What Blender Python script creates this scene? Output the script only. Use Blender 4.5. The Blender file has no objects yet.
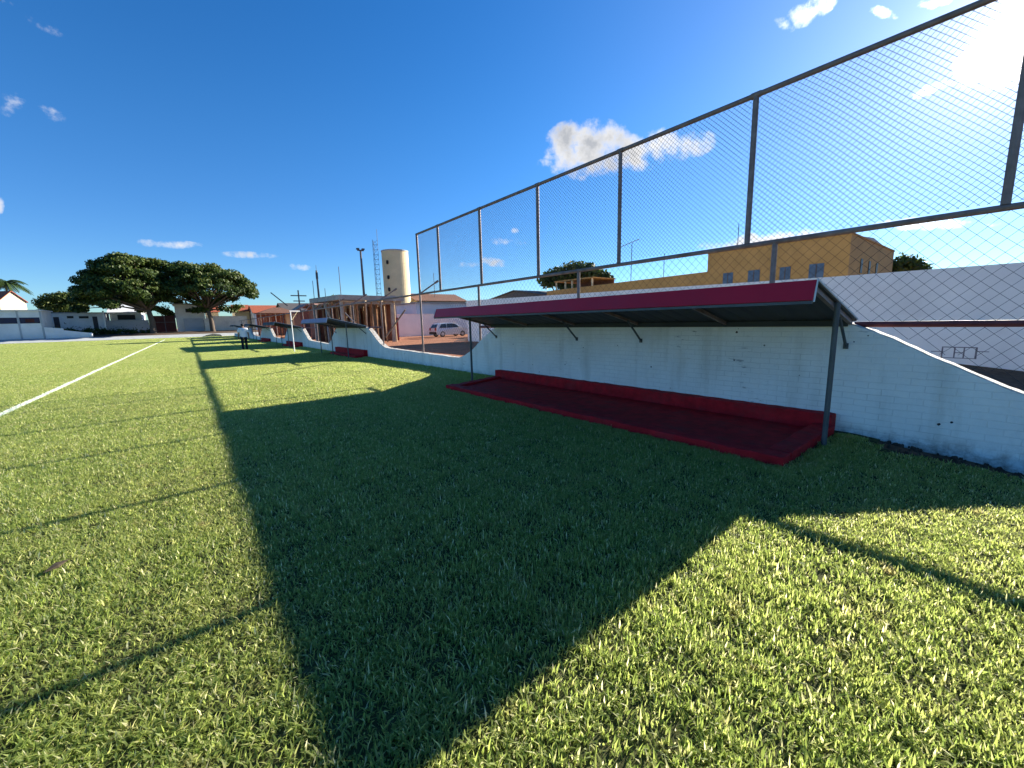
import bpy, bmesh, math, random
import numpy as np
from mathutils import Vector, Matrix, Quaternion
R = math.radians
random.seed(7); rng = np.random.default_rng(7)
scene = bpy.context.scene
COL = scene.collection

# ------------------------------------------------------------------ camera
CAM_H = 1.5
YAW, PITCH, ROLL, FPX = 0.6716913464, -0.1564946004, -0.0251832899, 403.0
_f = np.array([math.sin(YAW)*math.cos(PITCH), math.cos(YAW)*math.cos(PITCH), math.sin(PITCH)])
_r = np.array([math.cos(YAW), -math.sin(YAW), 0.])
_u = np.cross(_r, _f)
CR = math.cos(ROLL)*_r + math.sin(ROLL)*_u
CU = -math.sin(ROLL)*_r + math.cos(ROLL)*_u
CF = _f
def ray(px, py):
    return CF + (px-512)/FPX*CR - (py-384)/FPX*CU
cd = bpy.data.cameras.new('camera'); cam = bpy.data.objects.new('camera', cd); COL.objects.link(cam)
cd.sensor_width = 36; cd.lens = FPX/1024*36; cd.clip_end = 6000; cd.clip_start = .05
cam.matrix_world = Matrix(((CR[0], CU[0], -CF[0], 0), (CR[1], CU[1], -CF[1], 0), (CR[2], CU[2], -CF[2], CAM_H), (0, 0, 0, 1)))
scene.camera = cam

# ------------------------------------------------------------------ material helpers
def nt(m):
    m.use_nodes = True
    t = m.node_tree; t.nodes.clear(); return t
def N(t, kind, **kw):
    n = t.nodes.new(kind)
    for k, v in kw.items():
        if k.startswith('i_'):
            key = k[2:]
            n.inputs[int(key) if key.isdigit() else key.replace('_', ' ')].default_value = v
        else: setattr(n, k, v)
    return n
def L(t, a, b): t.links.new(a, b)
def ramp(t, stops, fac=None):
    r = t.nodes.new('ShaderNodeValToRGB'); e = r.color_ramp.elements
    while len(e) < len(stops): e.new(0.5)
    for i, (p, c) in enumerate(stops):
        e[i].position = p; e[i].color = (*c, 1) if len(c) == 3 else c
    if fac is not None: L(t, fac, r.inputs[0])
    return r
def mixc(t, fac, a, b, mode='MIX'):
    m = t.nodes.new('ShaderNodeMix'); m.data_type = 'RGBA'; m.blend_type = mode
    for i, v in ((0, fac), (6, a), (7, b)):
        if hasattr(v, 'is_output'): L(t, v, m.inputs[i])
        elif i == 0: m.inputs[0].default_value = v
        else: m.inputs[i].default_value = (*v, 1)
    return m.outputs[2]
def math_(t, op, a, b=None, clamp=False):
    m = t.nodes.new('ShaderNodeMath'); m.operation = op; m.use_clamp = clamp
    for i, v in enumerate((a, b)):
        if v is None: continue
        if hasattr(v, 'is_output'): L(t, v, m.inputs[i])
        else: m.inputs[i].default_value = v
    return m.outputs[0]
def pos(t): return t.nodes.new('ShaderNodeNewGeometry').outputs['Position']
def noise(t, scale, detail=4, rough=.55, vec=None):
    n = N(t, 'ShaderNodeTexNoise', i_Scale=scale, i_Detail=detail, i_Roughness=rough)
    L(t, vec if vec is not None else pos(t), n.inputs['Vector']); return n.outputs['Fac']
def bsdf(t, col=None, rough=.7, spec=.3, metal=0., bump=None, bs=.3, bd=.01):
    b = N(t, 'ShaderNodeBsdfPrincipled', i_Roughness=rough, i_Metallic=metal)
    b.inputs['Specular IOR Level'].default_value = spec
    if col is not None:
        if hasattr(col, 'is_output'): L(t, col, b.inputs['Base Color'])
        else: b.inputs['Base Color'].default_value = (*col, 1)
    if bump is not None:
        n = N(t, 'ShaderNodeBump', i_Strength=bs, i_Distance=bd); L(t, bump, n.inputs['Height']); L(t, n.outputs[0], b.inputs['Normal'])
    return b
def out(t, sh):
    o = t.nodes.new('ShaderNodeOutputMaterial'); L(t, sh, o.inputs[0])
MATS = {}
def M(name, col, rough=.75, var=.2, scale=2.5, spec=.25, metal=0., bump=.0, bscale=25, dirt=None, dscale=.8):
    if name in MATS: return MATS[name]
    m = bpy.data.materials.new(name); t = nt(m)
    n = noise(t, scale, 6, .6)
    a = tuple(c*(1-var) for c in col); b = tuple(min(1, c*(1+var)) for c in col)
    c = ramp(t, [(.3, a), (.7, b)], n).outputs[0]
    if dirt:
        d = ramp(t, [(.5, (0, 0, 0)), (.72, (1, 1, 1))], noise(t, dscale, 8, .7)).outputs[0]
        c = mixc(t, math_(t, 'MULTIPLY', d, .6), c, dirt)
    bmp = noise(t, bscale, 5, .6) if bump else None
    out(t, bsdf(t, c, rough, spec, metal, bmp, bump, .02).outputs[0])
    MATS[name] = m; return m

# ------------------------------------------------------------------ mesh helpers
class MB:
    def __init__(s): s.v = []; s.f = []
    def add(s, vs, fs):
        o = len(s.v); s.v += [tuple(map(float, p)) for p in vs]; s.f += [tuple(i+o for i in f) for f in fs]; return s
    def box(s, x0, x1, y0, y1, z0, z1):
        x0, x1 = sorted((x0, x1)); y0, y1 = sorted((y0, y1)); z0, z1 = sorted((z0, z1))
        v = [(x, y, z) for z in (z0, z1) for y in (y0, y1) for x in (x0, x1)]
        return s.add(v, [(0, 2, 3, 1), (4, 5, 7, 6), (0, 1, 5, 4), (2, 6, 7, 3), (0, 4, 6, 2), (1, 3, 7, 5)])
    def hexa(s, b, t):      # bottom 4 and top 4 points, same winding (ccw from above)
        return s.add(list(b)+list(t), [(3, 2, 1, 0), (4, 5, 6, 7), (0, 1, 5, 4), (1, 2, 6, 5), (2, 3, 7, 6), (3, 0, 4, 7)])
    def prism(s, poly, ext):   # planar polygon (3d points) extruded by vector
        e = Vector(ext); n = len(poly); a = [Vector(p) for p in poly]; b = [p+e for p in a]
        return s.add(a+b, [tuple(range(n))[::-1], tuple(range(n, 2*n))]+[(i, (i+1) % n, n+(i+1) % n, n+i) for i in range(n)])
    def tube(s, pts, r, n=8, caps=True):
        pts = [Vector(p) for p in pts]; rs = r if isinstance(r, (list, tuple)) else [r]*len(pts)
        prev = None; rings = []
        for i, p in enumerate(pts):
            d = (pts[min(i+1, len(pts)-1)]-pts[max(i-1, 0)]).normalized()
            if prev is None:
                a = d.cross(Vector((0, 0, 1)))
                if a.length < .05: a = d.cross(Vector((0, 1, 0)))
            else: a = prev-d*prev.dot(d)
            a.normalize(); b = d.cross(a); prev = a
            rings.append([p+(a*math.cos(2*math.pi*k/n)+b*math.sin(2*math.pi*k/n))*rs[i] for k in range(n)])
        v = [q for g in rings for q in g]; f = []
        for i in range(len(pts)-1):
            for k in range(n): f.append((i*n+k, i*n+(k+1) % n, (i+1)*n+(k+1) % n, (i+1)*n+k))
        if caps: f += [tuple(range(n))[::-1], tuple(range((len(pts)-1)*n, len(pts)*n))]
        return s.add(v, f)
    def lathe(s, prof, c, n=24):
        v = []; f = []
        for (r, z) in prof:
            for k in range(n):
                a = 2*math.pi*k/n; v.append((c[0]+r*math.cos(a), c[1]+r*math.sin(a), c[2]+z))
        for i in range(len(prof)-1):
            for k in range(n): f.append((i*n+k, i*n+(k+1) % n, (i+1)*n+(k+1) % n, (i+1)*n+k))
        f += [tuple(range(n))[::-1], tuple(range((len(prof)-1)*n, len(prof)*n))]
        return s.add(v, f)
    def build(s, name, mat, parent=None, smooth=False, bevel=0, loc=None):
        root = parent
        while root is not None and root.parent is not None: root = root.parent
        o3 = Vector(root.location) if root is not None else (Vector(loc) if loc is not None else Vector((0, 0, 0)))
        me = bpy.data.meshes.new(name)
        me.from_pydata([(a-o3.x, b-o3.y, c-o3.z) for a, b, c in s.v], [], s.f)
        me.materials.append(mat); me.update()
        if smooth: me.shade_smooth()
        o = bpy.data.objects.new(name, me); COL.objects.link(o)
        if parent is not None: o.parent = parent
        elif loc is not None: o.location = loc
        if bevel:
            b = o.modifiers.new('bevel', 'BEVEL'); b.width = bevel; b.segments = 2; b.limit_method = 'ANGLE'
        return o
def tag(o, label=None, cat=None, group=None, kind=None):
    if label: o['label'] = label
    if cat: o['category'] = cat
    if group: o['group'] = group
    if kind: o['kind'] = kind
    return o
def thing(name, loc, label, cat, group=None):
    o = bpy.data.objects.new(name, None); COL.objects.link(o); o.location = loc; o.empty_display_size = .2
    return tag(o, label, cat, group)

# ------------------------------------------------------------------ materials
WHITE = (.78, .78, .77)
def wall_material():
    m = bpy.data.materials.new('whitewashed_masonry'); t = nt(m)
    p = pos(t)
    sw = N(t, 'ShaderNodeSeparateXYZ'); L(t, p, sw.inputs[0])
    cb = N(t, 'ShaderNodeCombineXYZ'); L(t, sw.outputs[1], cb.inputs[0]); L(t, sw.outputs[2], cb.inputs[1])
    br = N(t, 'ShaderNodeTexBrick', i_Scale=1.0)
    br.inputs['Brick Width'].default_value = .24; br.inputs['Row Height'].default_value = .075
    br.inputs['Mortar Size'].default_value = .004; br.inputs['Mortar Smooth'].default_value = .6
    wob = N(t, 'ShaderNodeVectorMath', operation='ADD')
    nz = N(t, 'ShaderNodeTexNoise', i_Scale=6., i_Detail=3.); L(t, p, nz.inputs[0])
    sc = N(t, 'ShaderNodeVectorMath', operation='SCALE', i_Scale=.025); L(t, nz.outputs['Color'], sc.inputs[0])
    L(t, cb.outputs[0], wob.inputs[0]); L(t, sc.outputs[0], wob.inputs[1]); L(t, wob.outputs[0], br.inputs['Vector'])
    base = ramp(t, [(.3, (.77, .74, .69)), (.7, (.91, .88, .82))], noise(t, 1.4, 8, .7)).outputs[0]
    # mortar lines lightly grimy
    grime = math_(t, 'MULTIPLY', br.outputs['Fac'], ramp(t, [(.42, (0, 0, 0)), (.75, (.42, .42, .42))], noise(t, 2.3, 5)).outputs[0])
    c = mixc(t, grime, base, (.30, .29, .27))
    # warm vertical wash stains
    st = N(t, 'ShaderNodeVectorMath', operation='MULTIPLY'); st.inputs[1].default_value = (1, 2.2, .35); L(t, p, st.inputs[0])
    stain = ramp(t, [(.5, (0, 0, 0)), (.75, (.5, .5, .5))], noise(t, 1.6, 6, .6, st.outputs[0])).outputs[0]
    c = mixc(t, stain, c, (.50, .46, .38))
    # splash-back dirt at the foot
    low = N(t, 'ShaderNodeMapRange'); low.inputs[1].default_value = .16; low.inputs[2].default_value = -.05; L(t, sw.outputs[2], low.inputs[0])
    dirt = math_(t, 'MULTIPLY', low.outputs[0], ramp(t, [(.38, (0, 0, 0)), (.62, (.8, .8, .8))], noise(t, 7, 6, .7)).outputs[0])
    c = mixc(t, dirt, c, (.20, .15, .11))
    # chips where the coat has come off
    chp = N(t, 'ShaderNodeTexVoronoi', i_Scale=4.2); L(t, wob.outputs[0], chp.inputs['Vector'])
    cr = N(t, 'ShaderNodeSeparateColor'); L(t, chp.outputs['Color'], cr.inputs[0])
    pick = math_(t, 'SUBTRACT', cr.outputs[0], .84)
    rad = math_(t, 'MULTIPLY', math_(t, 'GREATER_THAN', pick, 0.), math_(t, 'ADD', .045, math_(t, 'MULTIPLY', pick, .55)))
    dd = math_(t, 'ADD', chp.outputs['Distance'], math_(t, 'MULTIPLY', math_(t, 'SUBTRACT', noise(t, 45, 3), .5), .06))
    chip = math_(t, 'LESS_THAN', dd, rad)
    spk = N(t, 'ShaderNodeTexVoronoi', i_Scale=13.); L(t, wob.outputs[0], spk.inputs['Vector'])
    sr = N(t, 'ShaderNodeSeparateColor'); L(t, spk.outputs['Color'], sr.inputs[0])
    chip = math_(t, 'MAXIMUM', chip, math_(t, 'MULTIPLY', math_(t, 'LESS_THAN', spk.outputs['Distance'], .15), math_(t, 'GREATER_THAN', sr.outputs[1], .955)))
    c = mixc(t, chip, c, (.06, .05, .045))
    scr = N(t, 'ShaderNodeVectorMath', operation='MULTIPLY'); scr.inputs[1].default_value = (1, 5, 28); L(t, p, scr.inputs[0])
    crack = math_(t, 'MULTIPLY', ramp(t, [(.63, (0, 0, 0)), (.70, (.75, .75, .75))], noise(t, 1., 3, .6, scr.outputs[0])).outputs[0],
                  ramp(t, [(.5, (0, 0, 0)), (.62, (1, 1, 1))], noise(t, 1.1, 3)).outputs[0])
    c = mixc(t, crack, c, (.25, .24, .23))
    gn = N(t, 'ShaderNodeSeparateXYZ'); L(t, N(t, 'ShaderNodeNewGeometry').outputs['True Normal'], gn.inputs[0])
    topd = math_(t, 'MULTIPLY', math_(t, 'GREATER_THAN', gn.outputs[2], .5), ramp(t, [(.3, (.25, .25, .25)), (.65, (.95, .95, .95))], noise(t, 9, 6, .7)).outputs[0])
    c = mixc(t, topd, c, (.30, .27, .22))
    h = math_(t, 'SUBTRACT', math_(t, 'ADD', math_(t, 'MULTIPLY', noise(t, 40, 6, .65), .6), math_(t, 'MULTIPLY', noise(t, 6, 4), .9)),
              math_(t, 'ADD', math_(t, 'MULTIPLY', br.outputs['Fac'], .6), math_(t, 'MULTIPLY', chip, 1.5)))
    out(t, bsdf(t, c, .85, .2, 0, h, .55, .012).outputs[0])
    return m
WALL = wall_material()

def grass_material():
    m = bpy.data.materials.new('turf_blades'); t = nt(m)
    p = pos(t)
    rnd = N(t, 'ShaderNodeAttribute', attribute_name='rnd').outputs['Fac']
    hgt = N(t, 'ShaderNodeAttribute', attribute_name='hgt').outputs['Fac']
    green = ramp(t, [(0, (.115, .165, .036)), (.4, (.185, .236, .052)), (.72, (.265, .31, .085)), (.88, (.40, .40, .16)), (1, (.60, .56, .35))], rnd).outputs[0]  # palest stops also paint shiny blade highlights into the colour
    big = noise(t, .35, 4, .6); mid = noise(t, 2.6, 4, .6)
    dry = ramp(t, [(.45, (0, 0, 0)), (.78, (.55, .55, .55))], math_(t, 'ADD', math_(t, 'MULTIPLY', big, .55), math_(t, 'MULTIPLY', mid, .45))).outputs[0]
    c = mixc(t, dry, green, (.34, .32, .12))
    worn = ramp(t, [(.60, (0, 0, 0)), (.74, (.75, .75, .75))], noise(t, 4.2, 5, .65)).outputs[0]
    c = mixc(t, worn, c, (.33, .26, .13))
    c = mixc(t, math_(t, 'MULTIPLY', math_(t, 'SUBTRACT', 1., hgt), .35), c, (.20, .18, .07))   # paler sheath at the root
    sx = N(t, 'ShaderNodeSeparateXYZ'); L(t, p, sx.inputs[0])
    # white line marking paint carried by the blades
    lx = math_(t, 'ADD', -2.90, math_(t, 'MULTIPLY', sx.outputs[1], .0052))
    d = math_(t, 'ABSOLUTE', math_(t, 'SUBTRACT', sx.outputs[0], lx))
    d = math_(t, 'ADD', d, math_(t, 'MULTIPLY', math_(t, 'SUBTRACT', noise(t, 9, 3), .5), .07))
    paint = math_(t, 'MULTIPLY', math_(t, 'LESS_THAN', d, .066), math_(t, 'LESS_THAN', sx.outputs[1], 75.))
    paint = math_(t, 'MULTIPLY', paint, ramp(t, [(.25, (.45, .45, .45)), (.5, (1, 1, 1))], rnd).outputs[0])
    c = mixc(t, paint, c, (.60, .61, .57))
    b = bsdf(t, c, .55, .25)
    tr = N(t, 'ShaderNodeBsdfTranslucent')
    hs = N(t, 'ShaderNodeHueSaturation', i_Saturation=1.02, i_Value=3.0); L(t, c, hs.inputs['Color']); L(t, hs.outputs[0], tr.inputs[0])
    mx = N(t, 'ShaderNodeMixShader', i_0=.5); L(t, b.outputs[0], mx.inputs[1]); L(t, tr.outputs[0], mx.inputs[2])
    out(t, mx.outputs[0]); return m
GRASS = grass_material()

def leaf_material(name, cols, trans=.3):
    m = bpy.data.materials.new(name); t = nt(m)
    rnd = N(t, 'ShaderNodeAttribute', attribute_name='rnd').outputs['Fac']
    c = ramp(t, [(i/(len(cols)-1), k) for i, k in enumerate(cols)], rnd).outputs[0]
    b = bsdf(t, c, .55, .25); tr = N(t, 'ShaderNodeBsdfTranslucent'); L(t, c, tr.inputs[0])
    mx = N(t, 'ShaderNodeMixShader', i_0=trans); L(t, b.outputs[0], mx.inputs[1]); L(t, tr.outputs[0], mx.inputs[2])
    out(t, mx.outputs[0]); return m
LEAF_DARK = leaf_material('dark_leaves', [(.022, .042, .010), (.042, .076, .015), (.070, .108, .020), (.115, .135, .028)])
LEAF_MID = leaf_material('mid_leaves', [(.05, .075, .016), (.085, .115, .022), (.14, .16, .035)])
LEAF_PALM = leaf_material('palm_leaves', [(.025, .05, .014), (.05, .085, .02)])
BARK = M('bark', (.11, .085, .065), .9, .3, 6, bump=.5)
RED = M('red_floor_paint', (.43, .012, .018), .75, .32, 6, .15, bump=.35, bscale=18, dirt=(.20, .035, .035), dscale=2.4)
REDMETAL = M('red_sheet_paint', (.50, .008, .024), .42, .08, 1.2, .4, dirt=(.38, .02, .04))
PURPLEMETAL = M('faded_sheet_paint', (.30, .24, .34), .5, .1, 1.5, .4)
DARKMETAL = M('bare_roof_sheet', (.045, .05, .052), .6, .18, 2, .25, .1)
GREYPIPE = M('grey_pipe', (.085, .095, .10), .5, .2, 6, .35, .2)
TRIM = M('pale_trim', (.62, .62, .60), .55, .12, 5)
FENCEPIPE = M('brown_pipe', (.25, .185, .16), .55, .28, 7, .35, .15, dirt=(.13, .06, .035), dscale=3)
MAROONPIPE = M('maroon_pipe', (.16, .035, .035), .5, .25, 6, .35)
WIRE = M('galvanised_wire', (.045, .045, .048), .8, .15, 5, .1, 0)
CONC = M('raw_concrete', (.36, .335, .30), .85, .22, 1.8, bump=.3, dirt=(.22, .20, .17))
APRON = M('weathered_concrete', (.40, .42, .42), .85, .15, 1.2, dirt=(.30, .30, .28))
EARTH = None
TIMBER = M('timber', (.34, .185, .095), .8, .4, 1.7)
TIMBERPALE = M('pale_timber', (.50, .36, .22), .8, .3, 2.1)
BRICK = M('red_brick', (.26, .095, .06), .85, .3, 3)
REDCOL = M('red_column_paint', (.27, .055, .045), .75, .2, 3)
LILAC = M('off_white_render', (.86, .825, .775), .85, .06, .9, bump=.15, dirt=(.70, .65, .60), dscale=.35)
WHITEREND = M('white_render', (.70, .71, .72), .85, .09, .7, dirt=(.50, .50, .50), dscale=.5)
GREYREND = M('grey_render', (.40, .43, .46), .85, .15, .8, dirt=(.28, .28, .28))
OCHRE = M('ochre_render', (.44, .255, .085), .85, .12, .6, dirt=(.33, .19, .07), dscale=.5)
CREAM = M('cream_render', (.70, .56, .33), .8, .08, .6, dirt=(.52, .42, .27), dscale=.4)
PALEYEL = M('pale_yellow_render', (.80, .66, .42), .8, .05, .8)
TILE = M('clay_tiles', (.34, .095, .05), .8, .28, 3)
BROWNROOF = M('brown_tiles', (.17, .085, .055), .8, .28, 3)
PINKROOF = M('pinkish_tiles', (.42, .25, .20), .8, .2, 3)
GREYROOF = M('fibre_cement_roof', (.30, .31, .32), .75, .18, 1.5)
WHITEROOF = M('white_metal_roof', (.70, .71, .72), .45, .08, 1, .4)
SLATE = M('dark_roof', (.10, .09, .085), .7, .2, 2)
NAVY = M('navy_band', (.012, .014, .05), .4, .2, 2, .4)
DARK = M('dark_opening', (.02, .02, .022), .5, .3, 2)
DKDOOR = M('dark_door', (.05, .045, .055), .6, .2, 2)
BLUEGLASS = M('blue_window', (.07, .12, .18), .5, .3, 2, .3)
DARKRED = M('dark_red_panel', (.07, .02, .017), .7, .3, 1.5)
WHITEPAINT = M('white_gloss', (.78, .78, .76), .5, .06, 3)
POLE = M('concrete_pole', (.14, .13, .125), .8, .15, 2)
STEEL = M('dull_steel', (.10, .10, .105), .5, .15, 3, .4, .4)
SKIN = M('skin', (.28, .15, .10), .6, .08, 8)
SHIRT = M('white_cotton', (.80, .81, .84), .9, .05, 6)
TROUSER = M('navy_trousers', (.014, .015, .024), .9, .2, 6)
HAIR = M('black_hair', (.012, .010, .009), .6, .2, 20)
SHOE = M('dark_shoe', (.02, .02, .02), .6, .2, 9)
CARPAINT = M('silver_paint', (.62, .65, .68), .3, .04, 1, .5, .25)
GLASS = M('tinted_glass', (.012, .015, .018), .06, .1, 1, .6)
RUBBER = M('rubber', (.015, .015, .016), .8, .2, 5)
ALLOY = M('alloy', (.45, .46, .47), .35, .1, 4, .5, .8)

def earth_material():
    m = bpy.data.materials.new('red_earth'); t = nt(m)
    c = ramp(t, [(.25, (.16, .065, .036)), (.5, (.30, .125, .065)), (.78, (.40, .20, .12))], noise(t, .22, 9, .65)).outputs[0]
    c2 = ramp(t, [(.35, (.22, .09, .05)), (.65, (.42, .21, .13))], noise(t, 1.9, 8, .7)).outputs[0]
    c = mixc(t, .5, c, c2)
    # the yard's dark tilled corner near the boundary wall
    sx = N(t, 'ShaderNodeSeparateXYZ'); L(t, pos(t), sx.inputs[0])
    k = math_(t, 'ADD', sx.outputs[1], math_(t, 'MULTIPLY', noise(t, .5, 5), 5.))
    near = N(t, 'ShaderNodeMapRange'); near.inputs[1].default_value = 14; near.inputs[2].default_value = 7; L(t, k, near.inputs[0])
    c = mixc(t, near.outputs[0], c, ramp(t, [(.35, (.10, .055, .034)), (.7, (.24, .14, .085))], noise(t, 6, 7, .7)).outputs[0])
    out(t, bsdf(t, c, .95, .1, 0, noise(t, 5, 8, .7), .7, .08).outputs[0]); return m
EARTH = earth_material()
def soil_material():
    m = bpy.data.materials.new('turf_thatch'); t = nt(m)
    c = ramp(t, [(.3, (.035, .045, .018)), (.55, (.08, .085, .035)), (.75, (.17, .145, .08))], noise(t, 22, 7, .7)).outputs[0]
    out(t, bsdf(t, c, .95, .05, 0, noise(t, 60, 5, .7), .6, .02).outputs[0]); return m
SOIL = soil_material()

# ------------------------------------------------------------------ layout constants (metres)
WX = 6.335            # pitch-side face of the perimeter wall
FX = 6.455            # fence plane
ROOFX, LIPX = 4.735, 4.655
HIGH = 1.362
DUG = [(1.25, 8.80), (18.40, 23.30), (31.65, 36.90), (45.6, 51.0), (62.0, 67.5)]   # y range of each shelter
def smooth_poly(pts, y):
    return float(np.interp(y, [p[0] for p in pts], [p[1] for p in pts]))
def build_crest():
    pts = [(-9, .46), (-1.6, .46), (-.9, .50), (-.5, .545), (-.09, .66), (.13, .768), (.36, .885), (.62, 1.025), (.89, 1.185), (1.09, 1.28), (1.3, HIGH)]
    ends = [e for e in DUG]
    for i, (a, b) in enumerate(ends):
        if i: pts += [(a-2.6, .50), (a-1.95, .53), (a-1.5, .66), (a-1.0, .90), (a-.5, 1.17), (a-.15, 1.32), (a+.05, HIGH)]
        e = b-.25
        pts += [(e, HIGH), (e+.12, 1.31), (e+.45, 1.14), (e+.8, .965), (e+1.2, .715), (e+1.65, .515), (e+1.95, .43), (e+2.4, .425)]
    pts += [(DUG[-1][1]+8, .5), (84, .5)]
    return pts
CREST = build_crest()
def crest(y): return smooth_poly(CREST, y)
def dip(x, y):        # the turf edge sinks into a bare gully beside the wall, towards the camera end
    a = min(1, max(0, (1.15-y)/1.5)); b = min(1, max(0, (x-5.55)/.5))
    return -.155*a*b*b*(3-2*b)

# ------------------------------------------------------------------ ground
def sheet(name, xs, ys, zf, mat, skip=None):
    v = []; f = []; nx = len(xs)
    for y in ys:
        for x in xs: v.append((x, y, zf(x, y)))
    for j in range(len(ys)-1):
        for i in range(nx-1):
            if skip and skip(.5*(xs[i]+xs[i+1]), .5*(ys[j]+ys[j+1])): continue
            f.append((j*nx+i, j*nx+i+1, (j+1)*nx+i+1, (j+1)*nx+i))
    mb = MB(); mb.add(v, f); return tag(mb.build(name, mat, smooth=True), kind='structure')
lo = [5.4+.08*i for i in range(13)]
gx = [-4000, -600, -120, -40, -10, 2]+lo+[6.6, 9, 14, 20, 40, 120, 600, 4000]
gy = [-4000, -600, -100, -30, -9]+[-8.8+.1*i for i in range(106)]+[4, 10, 30, 60, 88.4, 120, 600, 4000]
ground = sheet('ground', gx, gy, lambda x, y: dip(x, y) + (0 if not (5.5 < x < 6.45 and y < 1.2) else .02*math.sin(7*y+3*x)*math.sin(11*x)-.01), EARTH)
pitch = sheet('pitch', [-90, -40, -10, 2]+lo[:-1]+[6.34], [-9]+[-8.8+.1*i for i in range(106)]+[4, 10, 30, 60, 88.4], lambda x, y: dip(x, y)+.006, SOIL,
              skip=lambda x, y: x > 6.05-.38*max(0, .95-y)**.8 and y < .95)
# painted touchline lying in the turf
mb = MB(); mb.add([(-2.965+.0052*-8, -8, .014), (-2.835+.0052*-8, -8, .014), (-2.835+.0052*75, 75, .014), (-2.965+.0052*75, 75, .014)], [(0, 1, 2, 3)])
tag(mb.build('touchline', M('worn_line_paint', (.42, .44, .38), .9, .3, 14)), kind='structure')
# sloping concrete apron and raised earth terrace at the far end
mb = MB(); mb.prism([(-90, 88.4, -.05), (-90, 88.4, .05), (-90, 92.2, .50), (-90, 92.2, -.05)], (104, 0, 0))
tag(mb.build('concrete_apron', APRON), kind='structure')
mb = MB(); mb.prism([(-90, 92.2, -.3), (-90, 92.2, .48), (-90, 99, .95), (-90, 135, 1.1), (-90, 139, -.3)], (104, 0, 0))
tag(mb.build('earth_terrace', M('terrace_soil', (.09, .06, .04), .95, .35, .8)), kind='structure')

# ------------------------------------------------------------------ turf (one stuff object, scattered with geometry nodes)
def blade_patch(seed, size=.5, n=1800):
    r = np.random.default_rng(seed)
    bx = r.uniform(0, size, n)-size/2; by = r.uniform(0, size, n)-size/2
    az = r.uniform(0, 2*np.pi, n)
    lean = np.radians(np.clip(r.normal(36, 19, n), 3, 80))
    Ln = np.clip(r.normal(.043, .015, n), .014, .095); w = np.clip(r.normal(.0061, .0019, n), .0028, .0115)
    rnd = r.uniform(0, 1, n)**1.15
    dx, dy = np.cos(az), np.sin(az); px, py = -dy, dx
    V = np.zeros((n, 5, 3)); H = np.zeros((n, 5)); V[:, :, 0] = bx[:, None]; V[:, :, 1] = by[:, None]
    s1 = np.sin(lean*.55)*Ln*.5; c1 = np.cos(lean*.55)*Ln*.5
    s2 = s1+np.sin(np.minimum(lean*1.35, 1.75))*Ln*.5; c2 = c1+np.cos(np.minimum(lean*1.35, 1.75))*Ln*.5
    tw = r.uniform(-.5, .5, n)
    for k, (s, c, ww, sg) in enumerate(((0, 0, .75, -1), (0, 0, .75, 1), (s1, c1, 1., 1), (s1, c1, 1., -1), (s2, c2, 0, 1))):
        V[:, k, 0] += dx*s+px*w*.5*ww*sg; V[:, k, 1] += dy*s+py*w*.5*ww*sg
        V[:, k, 2] += c+(tw*w*.5*ww*sg)
    H[:, 2:4] = .55; H[:, 4] = 1
    base = (np.arange(n)*5)[:, None]
    quads = (base+np.array([0, 1, 2, 3])).tolist(); tris = (base+np.array([3, 2, 4])).tolist()
    me = bpy.data.meshes.new('turf_patch'); me.from_pydata(V.reshape(-1, 3).tolist(), [], quads+tris)
    a = me.attributes.new('rnd', 'FLOAT', 'POINT'); a.data.foreach_set('value', np.repeat(rnd, 5).astype(np.float32))
    a = me.attributes.new('hgt', 'FLOAT', 'POINT'); a.data.foreach_set('value', H.reshape(-1).astype(np.float32))
    me.materials.append(GRASS); me.shade_smooth(); return me
patches = bpy.data.collections.new('turf_patches')
for k in range(5): patches.objects.link(bpy.data.objects.new('turf_patch', blade_patch(40+k)))
def tray_left(x): return 7.95+(x-4.42)*.26
P_, rot_, sc_, id_ = [], [], [], []
S = .36
for j in range(int(-3/S), int(89/S)):
    y = j*S
    i0 = int(max(-58, -.52*max(y, 0)-5)/S)
    for i in range(i0, int(6.34/S)+1):
        x = i*S+random.uniform(-.08, .08); yy = y+random.uniform(-.08, .08)
        if yy > 88.2 or x > 6.22: continue
        if 4.22 < x and 1.12 < yy < tray_left(min(x, 6.3))+.16: continue
        if x > 5.6 and any(d[0]-.1 < yy < d[1]-.6 for d in DUG[1:4]): continue
        if yy < .95 and x > 5.79-.38*max(0, .95-yy)**.8: continue
        P_.append((x, yy, dip(x, yy)+.004)); rot_.append(random.randrange(4)*math.pi/2+random.uniform(-.4, .4))
        h = .60+.40*(.5+.5*math.sin(x*1.7+math.sin(yy*.9)*2)*math.cos(yy*1.3+x*.6))*random.uniform(.6, 1.2)
        sc_.append((1., 1., h)); id_.append(random.randrange(5))
# narrow tufts that fill the edges along tray, wall and posts
def tuft_row(x0, y0, x1, y1, step, zs):
    n = int(math.hypot(x1-x0, y1-y0)/step)
    for k in range(n):
        u = (k+random.random())/n
        x, y = x0+(x1-x0)*u, y0+(y1-y0)*u
        P_.append((x, y, dip(x, y)+.004)); rot_.append(random.uniform(0, 6.28)); sc_.append((.34, .34, zs*random.uniform(.7, 1.35))); id_.append(random.randrange(5))
for off in (.09, .2): tuft_row(4.40-off, 1.2, 4.42-off, 8.05, .13, .65)
for off in (.10, .2): tuft_row(4.35, 1.28-off, 6.2, 1.28-off, .16, .55)
for off in (.10, .2): tuft_row(4.35, 7.98+off, 6.25, 8.45+off, .13, .65)
for off in (.10, .2): tuft_row(WX-off, 8.65, WX-off, 60, .16, .8)
gm = bpy.data.meshes.new('grass'); gm.from_pydata(P_, [], [])
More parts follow.
